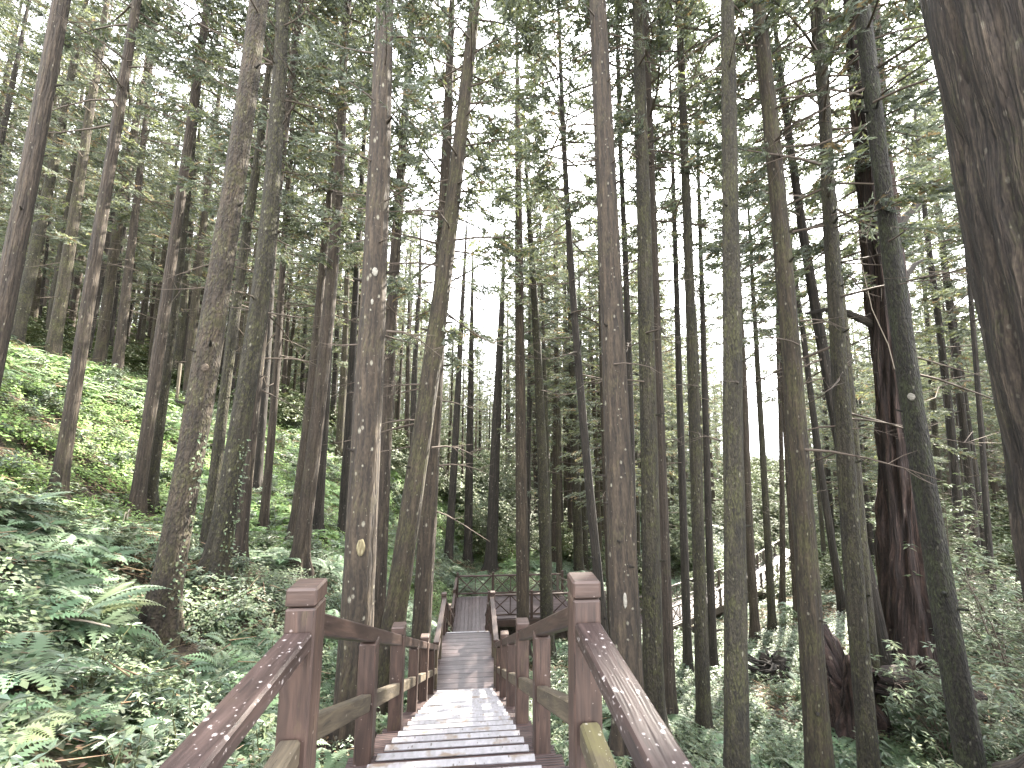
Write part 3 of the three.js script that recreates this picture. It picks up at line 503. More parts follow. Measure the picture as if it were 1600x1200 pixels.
const nearAt = [], treeByKey = {};
nearTrees.forEach(([key, x, y, z, lx, lz, bow, ht, rm, hm, kind, label], i) => {
  seed(900 + i * 7);
  const ground = heightOf(x, z), dy = ground - y, t = thing('conifer_tree', label, 'tree', [x, ground, z], 'tall straight conifers near the boardwalk'); treeByKey[key] = t; nearAt.push([x, z]);
  const H = Math.max(ht + 4, rr(20, 25)), r0 = rm / (1 - 0.62 * clamp(hm / H, 0, 1));
  const axis = (h) => { const q = h + dy, b = bow * Math.sin(Math.PI * clamp(q / ht, 0, 1.0)); return [lx * q + RIGHT.x * b - (lx * dy), lz * q + RIGHT.z * b - (lz * dy)]; };
  const radius = (h) => Math.max(0.02, r0 * (1 - 0.62 * Math.min(1, h / H) - 0.34 * Math.pow(clamp(h / H, 0, 1), 4))) * (1 + 0.5 * Math.exp(-h / 0.35));
  const near = Math.hypot(x, z) < 11.5;
  t.userData.axis = axis; t.userData.radius = radius;
  part(t, 'trunk', trunkGeo(axis, radius, H, { seg: near ? 26 : 14, rings: near ? 84 : 34, rough: kind.includes('moss') ? 0.075 : 0.05, s: i + 3, tileU: 1.2 }), M[kind]);
  const thin = /^C[0-3]$|^C4b$|^C6[bc]$/.test(key), c = thin || Math.hypot(x, z) < 8 ? thinCrown : nearCrowns[i % 4], cl = rr(0.92, 1.12), base = H - (c === thinCrown ? 10.5 : 11.5) * cl, a = axis(base), wide = rr(0.85, 1.15);
  crown(t, c, V(a[0], base, a[1]), new THREE.Quaternion().setFromUnitVectors(V(0, 1, 0), V(lx, 1, lz).normalize()).multiply(new THREE.Quaternion().setFromAxisAngle(V(0, 1, 0), rr(0, 6.28))), [wide, cl, wide], M.needleNear);
  const nt = 3 + Math.floor(rnd() * 4);
  for (let k = 0; k < nt; k++) { const h = rr(4.5, base + 1), q = axis(h), w = rr(0, 6.28), e = rr(0.5, 1.5), m = part(t, 'dead_twig', twigGeos[Math.floor(rnd() * 5)], M.twig, V(q[0] + Math.cos(w) * radius(h) * 0.9, h, q[1] - Math.sin(w) * radius(h) * 0.9), new THREE.Quaternion().setFromAxisAngle(V(0, 1, 0), w)); m.scale.set(e, e, e); }
});
// short broken branch stubs on the nearer trunks
const stubGeos = [1, 2, 3].map((k) => { const g = new Geo(); seed(840 + k); g.tube([[-0.03, 0, 0], [0.02, 0.004, 0], [0.05 + 0.02 * k, 0.02, 0.01], [0.07 + 0.03 * k, 0.035, 0.012]], [0.034, 0.024, 0.016, 0.011], 7); g.tube([[0.07 + 0.03 * k, 0.035, 0.012], [0.072 + 0.03 * k, 0.0355, 0.012]], [0.011, 0.001], 7); return g.build(); });
for (const key in treeByKey) {
  const t = treeByKey[key]; if (Math.hypot(t.position.x, t.position.z) > 11) continue; seed(key.charCodeAt(0) * 31 + key.charCodeAt(1) * 7 + key.length);
  for (let k = 0; k < 9; k++) { const h = rr(1.5, 11), w = rr(0, 6.28), q = t.userData.axis(h), r0 = t.userData.radius(h), m = part(t, 'branch_stub', stubGeos[k % 3], t.children[0].material, V(q[0] + Math.cos(w) * r0, h, q[1] - Math.sin(w) * r0), new THREE.Quaternion().setFromAxisAngle(V(0, 1, 0), w)); m.scale.setScalar(rr(0.6, 1.1)); }
}
// marks on single trunks: an oval patch that follows the bark
function patch(key, worldY, dirTo, w, h, mat, name, lift = 0.012) {
  const t = treeByKey[key], hh = worldY - t.position.y, g = new Geo(), N = 20, R = 5, ax = t.userData.axis(hh), r0 = t.userData.radius(hh) * 1.03 + lift, th = Math.atan2(dirTo.z - t.position.z - ax[1], dirTo.x - t.position.x - ax[0]);
  const c = g.vert(ax[0] + Math.cos(th) * (r0 + 0.008), hh, ax[1] + Math.sin(th) * (r0 + 0.008), Math.cos(th), 0, Math.sin(th), 0.5, 0.5);
  for (let q = 1; q <= R; q++) for (let k = 0; k <= N; k++) {
    const a = (k % N) / N * 6.2832, e = (q / R) * (1 + 0.16 * (hash(k % N, q === R ? 1 : 2, 77 + hh * 10 | 0) - 0.5)), du = Math.cos(a) * w / 2 * e, dv = Math.sin(a) * h / 2 * e, b = t.userData.axis(hh + dv), rq = q === R ? r0 - lift - 0.03 : r0 + 0.008 * (1 - q / R) + 0.004 * (hash(k, q, 5) - 0.5), an = th + du / r0;
    g.vert(b[0] + Math.cos(an) * rq, hh + dv, b[1] + Math.sin(an) * rq, Math.cos(an), 0, Math.sin(an), 0.5 + du * 2, 0.5 + dv * 2);
  }
  for (let k = 0; k < N; k++) g.tri(c, c + 1 + k, c + 2 + k);
  for (let q = 0; q < R - 1; q++) for (let k = 0; k < N; k++) { const a = c + 1 + q * (N + 1) + k, b = a + N + 1; g.tri(a, b, a + 1); g.tri(a + 1, b, b + 1); }
  const geo = g.build(); geo.computeVertexNormals(); part(t, name, geo, mat);
}
M.blaze = new THREE.MeshStandardMaterial({ map: tex(128, 256, (u, v) => mix3([0.52, 0.49, 0.38], [0.36, 0.32, 0.23], clamp(fbm(u * 22, v * 5, 22, 5, 55, 4) * 1.8 - 0.4, 0, 1))), roughness: 0.9, bumpMap: barkBump, bumpScale: 0.01 });
M.scar = new THREE.MeshStandardMaterial({ map: tex(64, 64, (u, v) => mix3([0.36, 0.32, 0.27], [0.22, 0.185, 0.15], clamp(fbm(u * 9, v * 9, 9, 9, 58, 4) * 1.8 - 0.4, 0, 1))), roughness: 0.95, bumpMap: mossBump, bumpScale: 0.02 });
M.lichen = new THREE.MeshStandardMaterial({ map: tex(128, 128, (u, v) => mix3([0.6, 0.59, 0.55], [0.42, 0.4, 0.36], fbm(u * 12, v * 12, 12, 12, 57, 4))), roughness: 1, bumpMap: mossBump, bumpScale: 0.01 });
patch('L11', 0.0, V(0, 0, 0), 0.15, 0.27, M.blaze, 'pale_blaze');
patch('L5', 2.62, V(0, 0, 0.5), 0.12, 0.15, M.scar, 'branch_scar'); 
patch('R12', 2.25, V(0, 0, 0), 0.1, 0.13, M.lichen, 'white_lichen'); patch('L11', 4.2, V(0.2, 0, 0), 0.11, 0.17, M.lichen, 'white_lichen'); patch('R1', -0.85, V(0.6, 0, 0), 0.07, 0.26, M.lichen, 'white_lichen'); patch('L11', 3.7, V(-0.5, 0, 0), 0.05, 0.12, M.lichen, 'white_lichen');

// hollow red giant in the right half
{
  const x = 10.2, z = -8.85, y = heightOf(x, z), t = thing('old_cypress_tree', 'huge old reddish trunk with a dark hollow side, right of the mossy trunks', 'tree', [x, y, z]);
  const axis = (h) => [-0.118 * h - 0.25 * Math.exp(-h / 2) + 0.25, 0.115 * h], radius = (h) => 0.4 + 0.32 * Math.exp(-h / 3.4) + 0.3 * Math.exp(-h / 0.8) - 0.008 * h, H = 19;
  part(t, 'trunk', trunkGeo(axis, radius, H, { seg: 64, rings: 120, rough: 0.2, furrow: 0.24, s: 77, tileU: 1.6, sink: 0.8 }), M.redwood);
  const a = axis(9), b = axis(13);
  crown(t, bigCrown, V(a[0], 9.4, a[1]), undefined, [0.8, 1, 0.8], M.needleNear);
  seed(31);
  const limb = (h, w, L, rise) => { const g = new Geo(), q = axis(h), p = (u) => [q[0] + Math.cos(w) * L * u, h + rise * L * u + 0.3 * Math.sin(u * 4) * u, q[1] - Math.sin(w) * L * u]; g.tube([0, 0.25, 0.5, 0.75, 1].map(p), [0.12, 0.1, 0.08, 0.055, 0.025], 8, undefined, 1, 0.4); part(t, 'limb', g.build(), M.dark); };
  limb(8.6, 0.35, 2.2, 0.9); limb(10.2, 0.1, 2.4, 0.85); limb(11, 0.7, 2.2, 1.0); limb(8.2, 2.7, 1.6, 0.5);
}
// giant at the right edge: leans towards the stairs
{
  const lean = V(-1.02, 5.0, 0.3).divideScalar(5.0), x = 6.3, z = -2.75, y = heightOf(x, z), t = thing('giant_cypress_tree', 'massive dark mossy trunk with furrowed bark filling the right edge', 'tree', [x, y, z]);
  const base = 0.72 - y;                                              // height at which its left edge meets the frame
  const axis = (h) => [lean.x * (h - base) - 0.06, lean.z * (h - base)], radius = (h) => 1.0 + 0.42 * Math.exp(-h / 3.4) + 0.3 * Math.exp(-h / 0.9) - 0.008 * h;
  part(t, 'trunk', trunkGeo(axis, radius, 21, { seg: 120, rings: 200, rough: 0.035, furrow: 0.07, s: 91, tileU: 1.1, sink: 0.8, power: 1.25 }), M.giant);
  const a = axis(15.5); crown(t, bigCrown, V(a[0], 15.5, a[1]), undefined, [0.8, 0.8, 0.8], M.needleNear);
}
// trees of the forest behind
console.log('forest');
const farProtos = [];
for (let k = 0; k < 7; k++) {
  const o = new THREE.Group(), H = 22, ax = 0.25 * (hash(k, 1, 4) - 0.5), axis = (h) => [ax * Math.sin(h * 0.2), ax * Math.cos(h * 0.17 + k) - ax * Math.cos(k)], radius = (h) => Math.max(0.015, 0.2 * (1 - 0.7 * h / H - 0.27 * (h / H) ** 4)) * (1 + 0.35 * Math.exp(-h / 0.4));
  part(o, 'trunk', trunkGeo(axis, radius, H, { seg: 9, rings: 20, rough: 0.05, s: k + 200, tileU: 1.2, sink: 0.8 }), [M.brown, M.moss, M.dark, M.mossbrown, M.brown, M.dark, M.mossbrown][k]);
  const L = [14.5, 12, 16, 17.5, 13, 18, 15][k], c = crownGeo({ L, reach: 2.1 + 0.6 * hash(k, 5, 5), n: 78, sprays: 44, blades: 8, blade: 0.125, fat: 1.35, bare: 8, s: 860 + k });
  crown(o, c, V(axis(H - L)[0], H - L, axis(H - L)[1]), undefined, [1, 1, 1], M.needle);
  farProtos.push(o);
}
const pathPts = []; for (let i = 0; i + 1 < walk.length; i++) for (let u = 0; u < 1; u += 0.1) pathPts.push(walk[i].clone().lerp(walk[i + 1], u)); for (let u = 0; u <= 1; u += 0.1) pathPts.push(V(lerp(4.2, 8.6, u), 0, lerp(-18.3, -20.6, u)));
const clearOf = (x, z, d) => !pathPts.some((p) => Math.hypot(p.x - x, p.z - z) < 1.6 + d) && !(x > -1.3 - d && x < 1.1 + d && z > -20.2 - d) && !(x > -1.3 && x < 4.8 + d && z > -20.4 - d && z < -16.4);
const farAt = [];
const placeFar = (x, z, s, k) => {
  farAt.push([x, z]);
  const o = farProtos[k].clone(); o.name = numbered('forest_conifer'); scene.add(o);
  const w = rr(0.75, 1.2); o.position.set(x, heightOf(x, z), z); o.scale.set(s * w, s, s * w); o.rotation.set(rr(-0.03, 0.03), rr(0, 6.28), rr(-0.03, 0.03));
  const az = Math.atan2(x, -z), zone = az < rad(-9) ? 0 : az < rad(25) ? 1 : 2;
  o.userData = { category: 'tree', label: ['slim conifer in the hilltop wood behind the bright green bank', 'slim conifer in the wood behind the viewing deck', 'slim conifer in the background wood beyond the long walkway and the giant trunks'][zone], group: ['slim conifers of the hilltop wood', 'slim conifers behind the viewing deck', 'slim conifers beyond the walkway'][zone] };
};
seed(5151);
for (let tries = 0; tries < 4000 && farAt.length < 22; tries++) {
  const az = rr(7, 25), d = rr(21, 36), a = rad(az), x = Math.sin(a) * d, z = -Math.cos(a) * d;
  { const c = x * 0.731 + z * 0.682, s = x * 0.682 - z * 0.731; if (c > -8.5 && c < -1 && s > 29) continue; }
  if (!clearOf(x, z, 0.2) || nearAt.some((p) => Math.hypot(p[0] - x, p[1] - z) < 1.5) || farAt.some((p) => Math.hypot(p[0] - x, p[1] - z) < 1.6)) continue;
  placeFar(x, z, rr(0.95, 1.2), Math.floor(rnd() * 7));
}
seed(6161);
for (let tries = 0, n = 0; tries < 5000 && n < 48; tries++) {         // the wood on the hill at the left
  const az = rr(-62, -9), d = rr(23, 44), a = rad(az), x = Math.sin(a) * d, z = -Math.cos(a) * d;
  if (x * 0.731 + z * 0.682 > -22 || farAt.some((p) => Math.hypot(p[0] - x, p[1] - z) < 2)) continue;
  placeFar(x, z, rr(0.85, 1.1), Math.floor(rnd() * 7)); n++;
}
seed(4242);
for (let tries = 0; tries < 20000 && farAt.length < 225; tries++) {
  const az = rr(-62, 72), d = 15.5 + 40 * Math.pow(rnd(), 0.75), a = rad(az), x = Math.sin(a) * d, z = -Math.cos(a) * d;
  if (!clearOf(x, z, 0.3) || nearAt.some((p) => Math.hypot(p[0] - x, p[1] - z) < 1.8) || farAt.some((p) => Math.hypot(p[0] - x, p[1] - z) < 1.75)) continue;
  if (az > -9 && az < 14 && d < 24) continue;                         // open view over the deck
  if (az > 25 && az < 43 && d < 29) continue;                         // open view of the walkway
  if (az < -20 && d < 19) continue;                                   // open sunny bank
  { const c = x * 0.731 + z * 0.682, s = x * 0.682 - z * 0.731; if ((c > -21.5 && c < -14.5 && s > -4 && s < 42) || (c > -8.5 && c < -1 && s > 29 && s < 62)) continue; }   // clearing that lets the sun reach the bank
  if (az > 33 && az < 43 && d > 33) continue;                         // light falls in behind the far end of the walkway
  if (az > -12 && az < 36 && d > 25 && d < 46 && rnd() < 0.6) continue;   // thinner stand behind the deck
  const gap = az > -6.5 && az < 3.5, s = (gap ? rr(0.6, 0.8) : rr(0.8, 1.12));
  placeFar(x, z, s, Math.floor(rnd() * 7));
}
// the wood farther off reads as one mass
{
  const o = farProtos[0], g = [], c = crownGeo({ L: 19, reach: 2.7, n: 80, sprays: 12, blades: 5, blade: 0.3, bare: 2, s: 990 }), col = (geo, rgb, y) => { const q = geo.clone(); q.translate(0, y, 0); const old = q.attributes.color, n = q.attributes.position.count, a = new Float32Array(n * 3); for (let i = 0; i < n; i++) for (let k = 0; k < 3; k++) a[i * 3 + k] = rgb[k] * (old ? old.array[i * 3 + k] : 1); q.setAttribute('color', new THREE.BufferAttribute(a, 3)); return q; };
  const trunk = trunkGeo(() => [0, 0], (h) => 0.2 * (1 - 0.85 * h / 22) + 0.02, 22, { seg: 6, rings: 6, s: 5, sink: 1 });
  const parts = [col(trunk, [0.11, 0.085, 0.065], 0), col(c.wood, [0.07, 0.055, 0.04], 3), col(c.leaves, [0.088, 0.112, 0.062], 3)], m = new Geo();
  for (const q of parts) { const off = m.p.length / 3; for (const v of q.attributes.position.array) m.p.push(v); for (const v of q.attributes.normal.array) m.n.push(v); for (const v of q.attributes.uv.array) m.uv.push(v); for (const v of q.attributes.color.array) m.c.push(v); for (const v of q.index.array) m.i.push(v + off); }
  const im = new THREE.InstancedMesh(m.build(), new THREE.MeshPhysicalMaterial({ vertexColors: true, roughness: 0.9, transmission: 0.25, thickness: 0, side: THREE.DoubleSide }), 900), mt = new THREE.Matrix4();
  seed(77); let n = 0;
  while (n < 900) { const a = rad(rr(-75, 85)); if (a > rad(34) && a < rad(42)) continue; const d = rr(54, 120), x = Math.sin(a) * d, z = -Math.cos(a) * d, s = rr(0.8, 1.15) * (a < rad(3.5) && a > rad(-6.5) ? 0.72 : 1); mt.compose(V(x, heightOf(x, z), z), new THREE.Quaternion().setFromAxisAngle(V(0, 1, 0), rr(0, 6.28)), V(s, s, s)); im.setMatrixAt(n++, mt); }
  im.name = 'distant_wood'; im.userData = { kind: 'stuff', label: 'dense far wood closing the view behind the forest', category: 'wood' }; scene.add(im);
}

// ---------------------------------------------------------------- undergrowth
console.log('plants');
function leaf(g, p, d, up, L, W, col, fold = 0.25) {                  // leaf of four triangles, folded along its rib
  const s = V().crossVectors(d, up).normalize(), n = V().crossVectors(s, d).normalize();
  const q = (a, b, c) => [p.x + d.x * L * a + s.x * W * b + n.x * W * c, p.y + d.y * L * a + s.y * W * b + n.y * W * c, p.z + d.z * L * a + s.z * W * b + n.z * W * c];
  const A = q(0, 0, 0), T = q(1, 0, -0.5 * fold), Mi = q(0.45, 0, -fold * 0.2), l = q(0.42, -0.5, fold), r = q(0.42, 0.5, fold);
  g.flat(A, l, Mi, col); g.flat(l, T, Mi, col); g.flat(A, Mi, r, col); g.flat(Mi, T, r, col);
}
function kite(g, p, d, up, L, W, col) { const s = V().crossVectors(d, up).normalize().multiplyScalar(W / 2), m = p.clone().addScaledVector(d, L * 0.45), t = p.clone().addScaledVector(d, L), a = m.clone().add(s), b = m.clone().sub(s); g.flat(p.toArray(), a.toArray(), t.toArray(), col); g.flat(p.toArray(), t.toArray(), b.toArray(), col); }
const tone = (a = 0.75, b = 1.3) => { const v = rr(a, b); return [v * rr(0.88, 1.15), v, v * rr(0.8, 1.15)]; };
function coverGeo(s, n, R, hMax, L) { seed(s); const g = new Geo(); for (let i = 0; i < n; i++) { const a = rr(0, 6.28), q = Math.sqrt(rnd()) * R, h = hMax * (0.25 + 0.75 * rnd()) * (1 - 0.5 * q / R), d = V(Math.cos(a + rr(-1, 1)), rr(-0.35, 0.35), Math.sin(a + rr(-1, 1))).normalize(), l = L * rr(0.6, 1.35); kite(g, V(Math.cos(a) * q, h, Math.sin(a) * q), d, V(rr(-0.4, 0.4), 1, rr(-0.4, 0.4)), l, l * rr(0.45, 0.7), tone(0.6, 1.5)); } return g.build(); }
function fernGeo(s, fronds, L, pairs) {
  seed(s); const g = new Geo();
  for (let k = 0; k < fronds; k++) {
    const az = k / fronds * 6.28 + rr(-0.4, 0.4), len = L * rr(0.7, 1.1), el = rr(0.55, 1.15), c = tone(0.8, 1.3), dir = (t) => V(Math.cos(az) * Math.cos(el - t * 1.5), Math.sin(el - t * 1.5), Math.sin(az) * Math.cos(el - t * 1.5)).normalize();
    let p = V(0, 0.02, 0); const side = V(-Math.sin(az), 0, Math.cos(az));
    for (let i = 0; i < pairs; i++) {
      const t = i / pairs, d = dir(t), step = len / pairs, q = p.clone().addScaledVector(d, step), up = V().crossVectors(side, d).negate();
      const sz = len * 0.3 * Math.sin(Math.PI * clamp(0.12 + t * 0.92, 0, 1)) * (1 - 0.35 * t) + 0.01;
      for (const sg of [-1, 1]) { const e = side.clone().multiplyScalar(sg).addScaledVector(d, 0.45).addScaledVector(V(0, -1, 0), 0.18).normalize(); kite(g, q, e, up, sz, step * 1.15, c); }
      const w = side.clone().multiplyScalar(0.004); g.flat(p.clone().sub(w).toArray(), p.clone().add(w).toArray(), q.toArray(), [0.9, 0.8, 0.5]);
      p = q;
    }
    kite(g, p, dir(1), V(0, 1, 0), len * 0.07, 0.03, c);
  }
  return g.build();
}
function leafyGeo(s, stems, H, L, per, wr = 0.42) {                   // upright stems with whorls of leaves
  seed(s); const g = new Geo();
  for (let k = 0; k < stems; k++) {
    const az = rr(0, 6.28), lean = rr(0.1, 0.75), h = H * rr(0.55, 1.1), top = V(Math.cos(az) * lean * h, h, Math.sin(az) * lean * h), mid = top.clone().multiplyScalar(0.5).add(V(rr(-0.04, 0.04), 0.03 * h, rr(-0.04, 0.04)));
    g.tube([[0, 0, 0], mid.toArray(), top.toArray()], [0.006, 0.005, 0.003], 3, [0.9, 0.7, 0.5]);
    for (let i = 0; i < per; i++) {
      const t = i < per * 0.5 ? 1 : rr(0.35, 1), p = t === 1 ? top.clone() : mid.clone().lerp(top, t), a = i * 2.4 + rr(-0.4, 0.4), d = V(Math.cos(a), rr(-0.35, 0.4), Math.sin(a)).normalize(), l = L * rr(0.6, 1.2);
      leaf(g, p, d, V(0, 1, 0), l, l * wr * rr(0.8, 1.15), tone());
    }
  }
  return g.build();
}
function branchyGeo(s, H, R, clusters, L, per, wr) {                  // bush: a few limbs that fork, leaf whorls at the twig tips
  seed(s); const g = new Geo(), w = new Geo(), limbs = [];
  for (let k = 0; k < 7; k++) { const a = k / 7 * 6.28 + rr(-0.4, 0.4), q = R * rr(0.25, 0.8), y = H * rr(0.55, 0.95), P = [0, 0.3, 0.65, 1].map((t) => V(Math.cos(a + 0.5 * t) * q * Math.pow(t, 0.8) + rr(-0.05, 0.05), y * Math.pow(t, 0.85), Math.sin(a + 0.5 * t) * q * Math.pow(t, 0.8) + rr(-0.05, 0.05))); limbs.push(P); w.tube(P.map((p) => p.toArray()), [0.014, 0.011, 0.008, 0.004].map((r) => r * (0.6 + 0.2 * H)), 5); }
  for (let k = 0; k < clusters; k++) {
    const P = limbs[k % 7], i = 1 + Math.floor(rnd() * 2), o = P[i].clone().lerp(P[i + 1], rnd()), tip = o.clone().add(V(rr(-1, 1) * R * 0.5, rr(-0.2, 0.35) * H * 0.5, rr(-1, 1) * R * 0.5)); tip.y = Math.max(0.12, tip.y);
    w.tube([o.toArray(), o.clone().lerp(tip, 0.5).add(V(0, 0.04, 0)).toArray(), tip.toArray()], [0.004, 0.003, 0.0015], 3);
    for (let j = 0; j < per; j++) { const b = j / per * 6.28 + rr(-0.3, 0.3), d = V(Math.cos(b), rr(-0.5, 0.35), Math.sin(b)).normalize(), l = L * rr(0.65, 1.15); leaf(g, tip.clone().add(V(rr(-0.03, 0.03), rr(-0.07, 0.03), rr(-0.03, 0.03))), d, V(0, 1, 0), l, l * wr, tone(0.65, 1.35)); }
  }
  return { leaves: g.build(), wood: w.build() };
}
const cover = [coverGeo(1001, 130, 0.34, 0.3, 0.065), coverGeo(1002, 110, 0.38, 0.22, 0.075), coverGeo(1003, 140, 0.3, 0.36, 0.055)];
const ferns = [fernGeo(1011, 9, 0.62, 15), fernGeo(1012, 7, 0.5, 14), fernGeo(1013, 11, 0.75, 16)];
const leafy = [leafyGeo(1021, 8, 0.4, 0.1, 10), leafyGeo(1022, 7, 0.32, 0.13, 8), leafyGeo(1023, 10, 0.46, 0.085, 12, 0.36)];
const zoneFree = (x, z) => !(x > -0.95 && x < 0.75 && z > -19.6 && z < 3) && !(x > 0.6 && x < 4.5 && z > -19.5 && z < -17.0) && !pathPts.some((p) => Math.hypot(p.x - x, p.z - z) < 1.1) && !nearAt.some((p) => (p[0] - x) ** 2 + (p[1] - z) ** 2 < 0.09);
const mtx = new THREE.Matrix4(), qq = new THREE.Quaternion(), cc = new THREE.Color();
function scatter(name, label, geos, mat, count, far, scale, keep, tint) {
  const lists = geos.map(() => []);
  for (let tries = 0, n = 0; n < count && tries < count * 12; tries++) {
    const az = rad(rr(-78, 84)), d = 1.6 + (far - 1.6) * Math.pow(rnd(), 0.62), x = Math.sin(az) * d, z = -Math.cos(az) * d + 0.4;
    if (!zoneFree(x, z)) continue;
    const k = keep(x, z, d); if (rnd() > k) continue;
    lists[Math.floor(rnd() * geos.length)].push([x, z, d]); n++;
  }
  geos.forEach((g, i) => {
    const im = new THREE.InstancedMesh(g, mat, lists[i].length);
    lists[i].forEach(([x, z, d], j) => {
      const y = heightOf(x, z), e = 0.25, nrm = V(heightOf(x - e, z) - heightOf(x + e, z), 2 * e, heightOf(x, z - e) - heightOf(x, z + e)).normalize(), s = rr(...scale) * (1 + Math.max(0, d - 14) * 0.035);
      qq.setFromUnitVectors(V(0, 1, 0), nrm.lerp(V(0, 1, 0), 0.4).normalize()).multiply(new THREE.Quaternion().setFromAxisAngle(V(0, 1, 0), rr(0, 6.28)));
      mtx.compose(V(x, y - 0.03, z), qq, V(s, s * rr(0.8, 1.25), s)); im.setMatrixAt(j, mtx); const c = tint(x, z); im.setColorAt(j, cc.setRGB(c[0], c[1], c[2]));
    });
    im.name = numbered(name); im.userData = { kind: 'stuff', label, category: 'undergrowth' }; scene.add(im);
  });
}
const bright = (x, z) => clamp((n3(x * 0.22, 3, z * 0.22, 33) - 0.25) * 3, 0, 1) * clamp((-x - 3.5 + (-z - 11) * 0.62) / 3, 0, 1) * clamp((9 - x) / 3, 0, 1);   // sunlight on the bank painted into its plants as a lighter, yellower tint
seed(51);
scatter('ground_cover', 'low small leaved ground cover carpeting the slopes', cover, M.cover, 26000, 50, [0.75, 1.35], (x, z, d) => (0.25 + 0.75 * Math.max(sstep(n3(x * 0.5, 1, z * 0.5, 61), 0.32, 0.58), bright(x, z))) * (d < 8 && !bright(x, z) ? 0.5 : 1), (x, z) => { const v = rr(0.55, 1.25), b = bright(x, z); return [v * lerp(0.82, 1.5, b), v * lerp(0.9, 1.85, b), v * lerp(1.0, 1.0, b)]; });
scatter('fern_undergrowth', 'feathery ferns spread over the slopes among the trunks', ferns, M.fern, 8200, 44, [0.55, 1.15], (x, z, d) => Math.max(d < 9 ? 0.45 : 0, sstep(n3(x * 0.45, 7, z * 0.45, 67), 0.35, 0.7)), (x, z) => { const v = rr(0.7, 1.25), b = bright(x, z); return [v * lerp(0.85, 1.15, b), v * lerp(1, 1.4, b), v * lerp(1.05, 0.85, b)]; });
scatter('leafy_undergrowth', 'broad leaved seedlings and weeds growing between the ferns', leafy, M.shrub, 5600, 36, [0.6, 1.2], (x, z, d) => sstep(n3(x * 0.6, 17, z * 0.6, 71), 0.35, 0.65), (x, z) => { const v = rr(0.75, 1.35); return [v, v * 1.02, v * rr(0.9, 1.2)]; });

const farBush = branchyGeo(1045, 1.5, 1.1, 110, 0.2, 6, 0.5).leaves;
scatter('hillside_scrub', 'low scrub covering the far slopes under the forest', [farBush], M.cover, 2600, 95, [0.5, 1.1], (x, z, d) => (d < 26 ? 0 : 0.9), (x, z) => { const v = rr(0.6, 1.15); return [v, v * 0.95, v * 0.9]; });

// fallen twigs and brown leaves between the plants
M.litter = new THREE.MeshStandardMaterial({ color: new THREE.Color(0.17, 0.115, 0.075), roughness: 0.95, vertexColors: true, side: THREE.DoubleSide });
const litter = [1, 2].map((k) => { seed(1060 + k); const g = new Geo(); for (let i = 0; i < 26; i++) { const l = rr(0.04, 0.09), a = rr(0, 6.28); leaf(g, V(rr(-0.35, 0.35), rr(0.0, 0.07), rr(-0.35, 0.35)), V(Math.cos(a), rr(-0.2, 0.3), Math.sin(a)).normalize(), V(rr(-0.5, 0.5), 1, rr(-0.5, 0.5)), l, l * 0.5, tone(0.5, 1.8)); } for (let i = 0; i < 5; i++) { const p = V(rr(-0.3, 0.3), rr(0.03, 0.25), rr(-0.3, 0.3)), d = V(rr(-1, 1), rr(-0.25, 0.35), rr(-1, 1)).normalize().multiplyScalar(rr(0.15, 0.45)); g.tube([p.toArray(), p.clone().add(d).toArray()], [0.007, 0.003], 4, tone(0.7, 1.6)); } return g.build(); });
scatter('forest_litter', 'brown fallen leaves and dead twigs lying between the plants', litter, M.litter, 3600, 30, [0.7, 1.3], (x, z, d) => 1 - 0.75 * sstep(n3(x * 0.5, 1, z * 0.5, 61), 0.3, 0.55), () => { const v = rr(0.7, 1.3); return [v, v, v]; });

// single plants that stand out
const fernBig = [fernGeo(1031, 13, 0.85, 22), fernGeo(1032, 10, 0.75, 20)];
for (const [x, z, s, k, label] of [
  [-4.75, -5.35, 1.15, 0, 'large pale green fern clump on the left slope, left of the thick leaning trunk'], [-2.9, -5.2, 0.8, 1, 'fern right behind the left handrail, below the thick leaning trunk'], [-3.1, -6.9, 0.9, 1, 'fern clump between the thick leaning trunk and the left newel post'],
  [-6.6, -6.3, 0.95, 0, 'fern on the bank under the second trunk from the left edge'], [-3.35, -3.35, 0.7, 1, 'yellowish fern in the bottom left corner']]) {
  const t = thing('fern', label, 'fern', [x, heightOf(x, z) - 0.02, z], 'large single ferns'); t.rotation.y = x * 3; const m = part(t, 'fronds', fernBig[k], M.fern); m.scale.setScalar(s);
}
const bushes = [branchyGeo(1041, 1.9, 1.0, 170, 0.15, 8, 0.3), branchyGeo(1042, 1.4, 0.9, 130, 0.13, 8, 0.34), branchyGeo(1043, 2.6, 1.2, 230, 0.13, 7, 0.36)];
for (const [x, z, k, s, y, mat, label] of [
  [8.0, -6.5, 0, 1.0, null, M.shrub, 'glossy leaved bush spreading in front of the hollow red tree'], [9.6, -6.4, 2, 1.15, null, M.shrub, 'tall glossy bush right of the spotted leaning trunk'], [7.9, -5.0, 0, 0.9, null, M.shrub, 'glossy bush in the bottom right corner'],
  [6.3, -4.9, 1, 0.85, null, M.shrub, 'low dark bush at the foot of the hollow red tree'], [11.4, -7.6, 2, 1.2, null, M.pale, 'yellowish leafy bush behind the giant trunk at the right edge'], [3.1, -5.4, 1, 0.6, null, M.shrub, 'small bush beside the right handrail'],
  [-2.3, -18.3, 0, 1.0, null, M.shrub, 'dark round bush beside the left side of the viewing deck'], [-3.2, -19.9, 2, 0.8, null, M.shrub, 'bush on the bank behind the left side of the viewing deck']]) {
  const t = thing('leafy_bush', label, 'bush', [x, heightOf(x, z) - 0.05, z]), m = part(t, 'foliage', bushes[k].leaves, mat); part(t, 'stems', bushes[k].wood, M.twig); t.scale.setScalar(s); t.rotation.y = x;
}
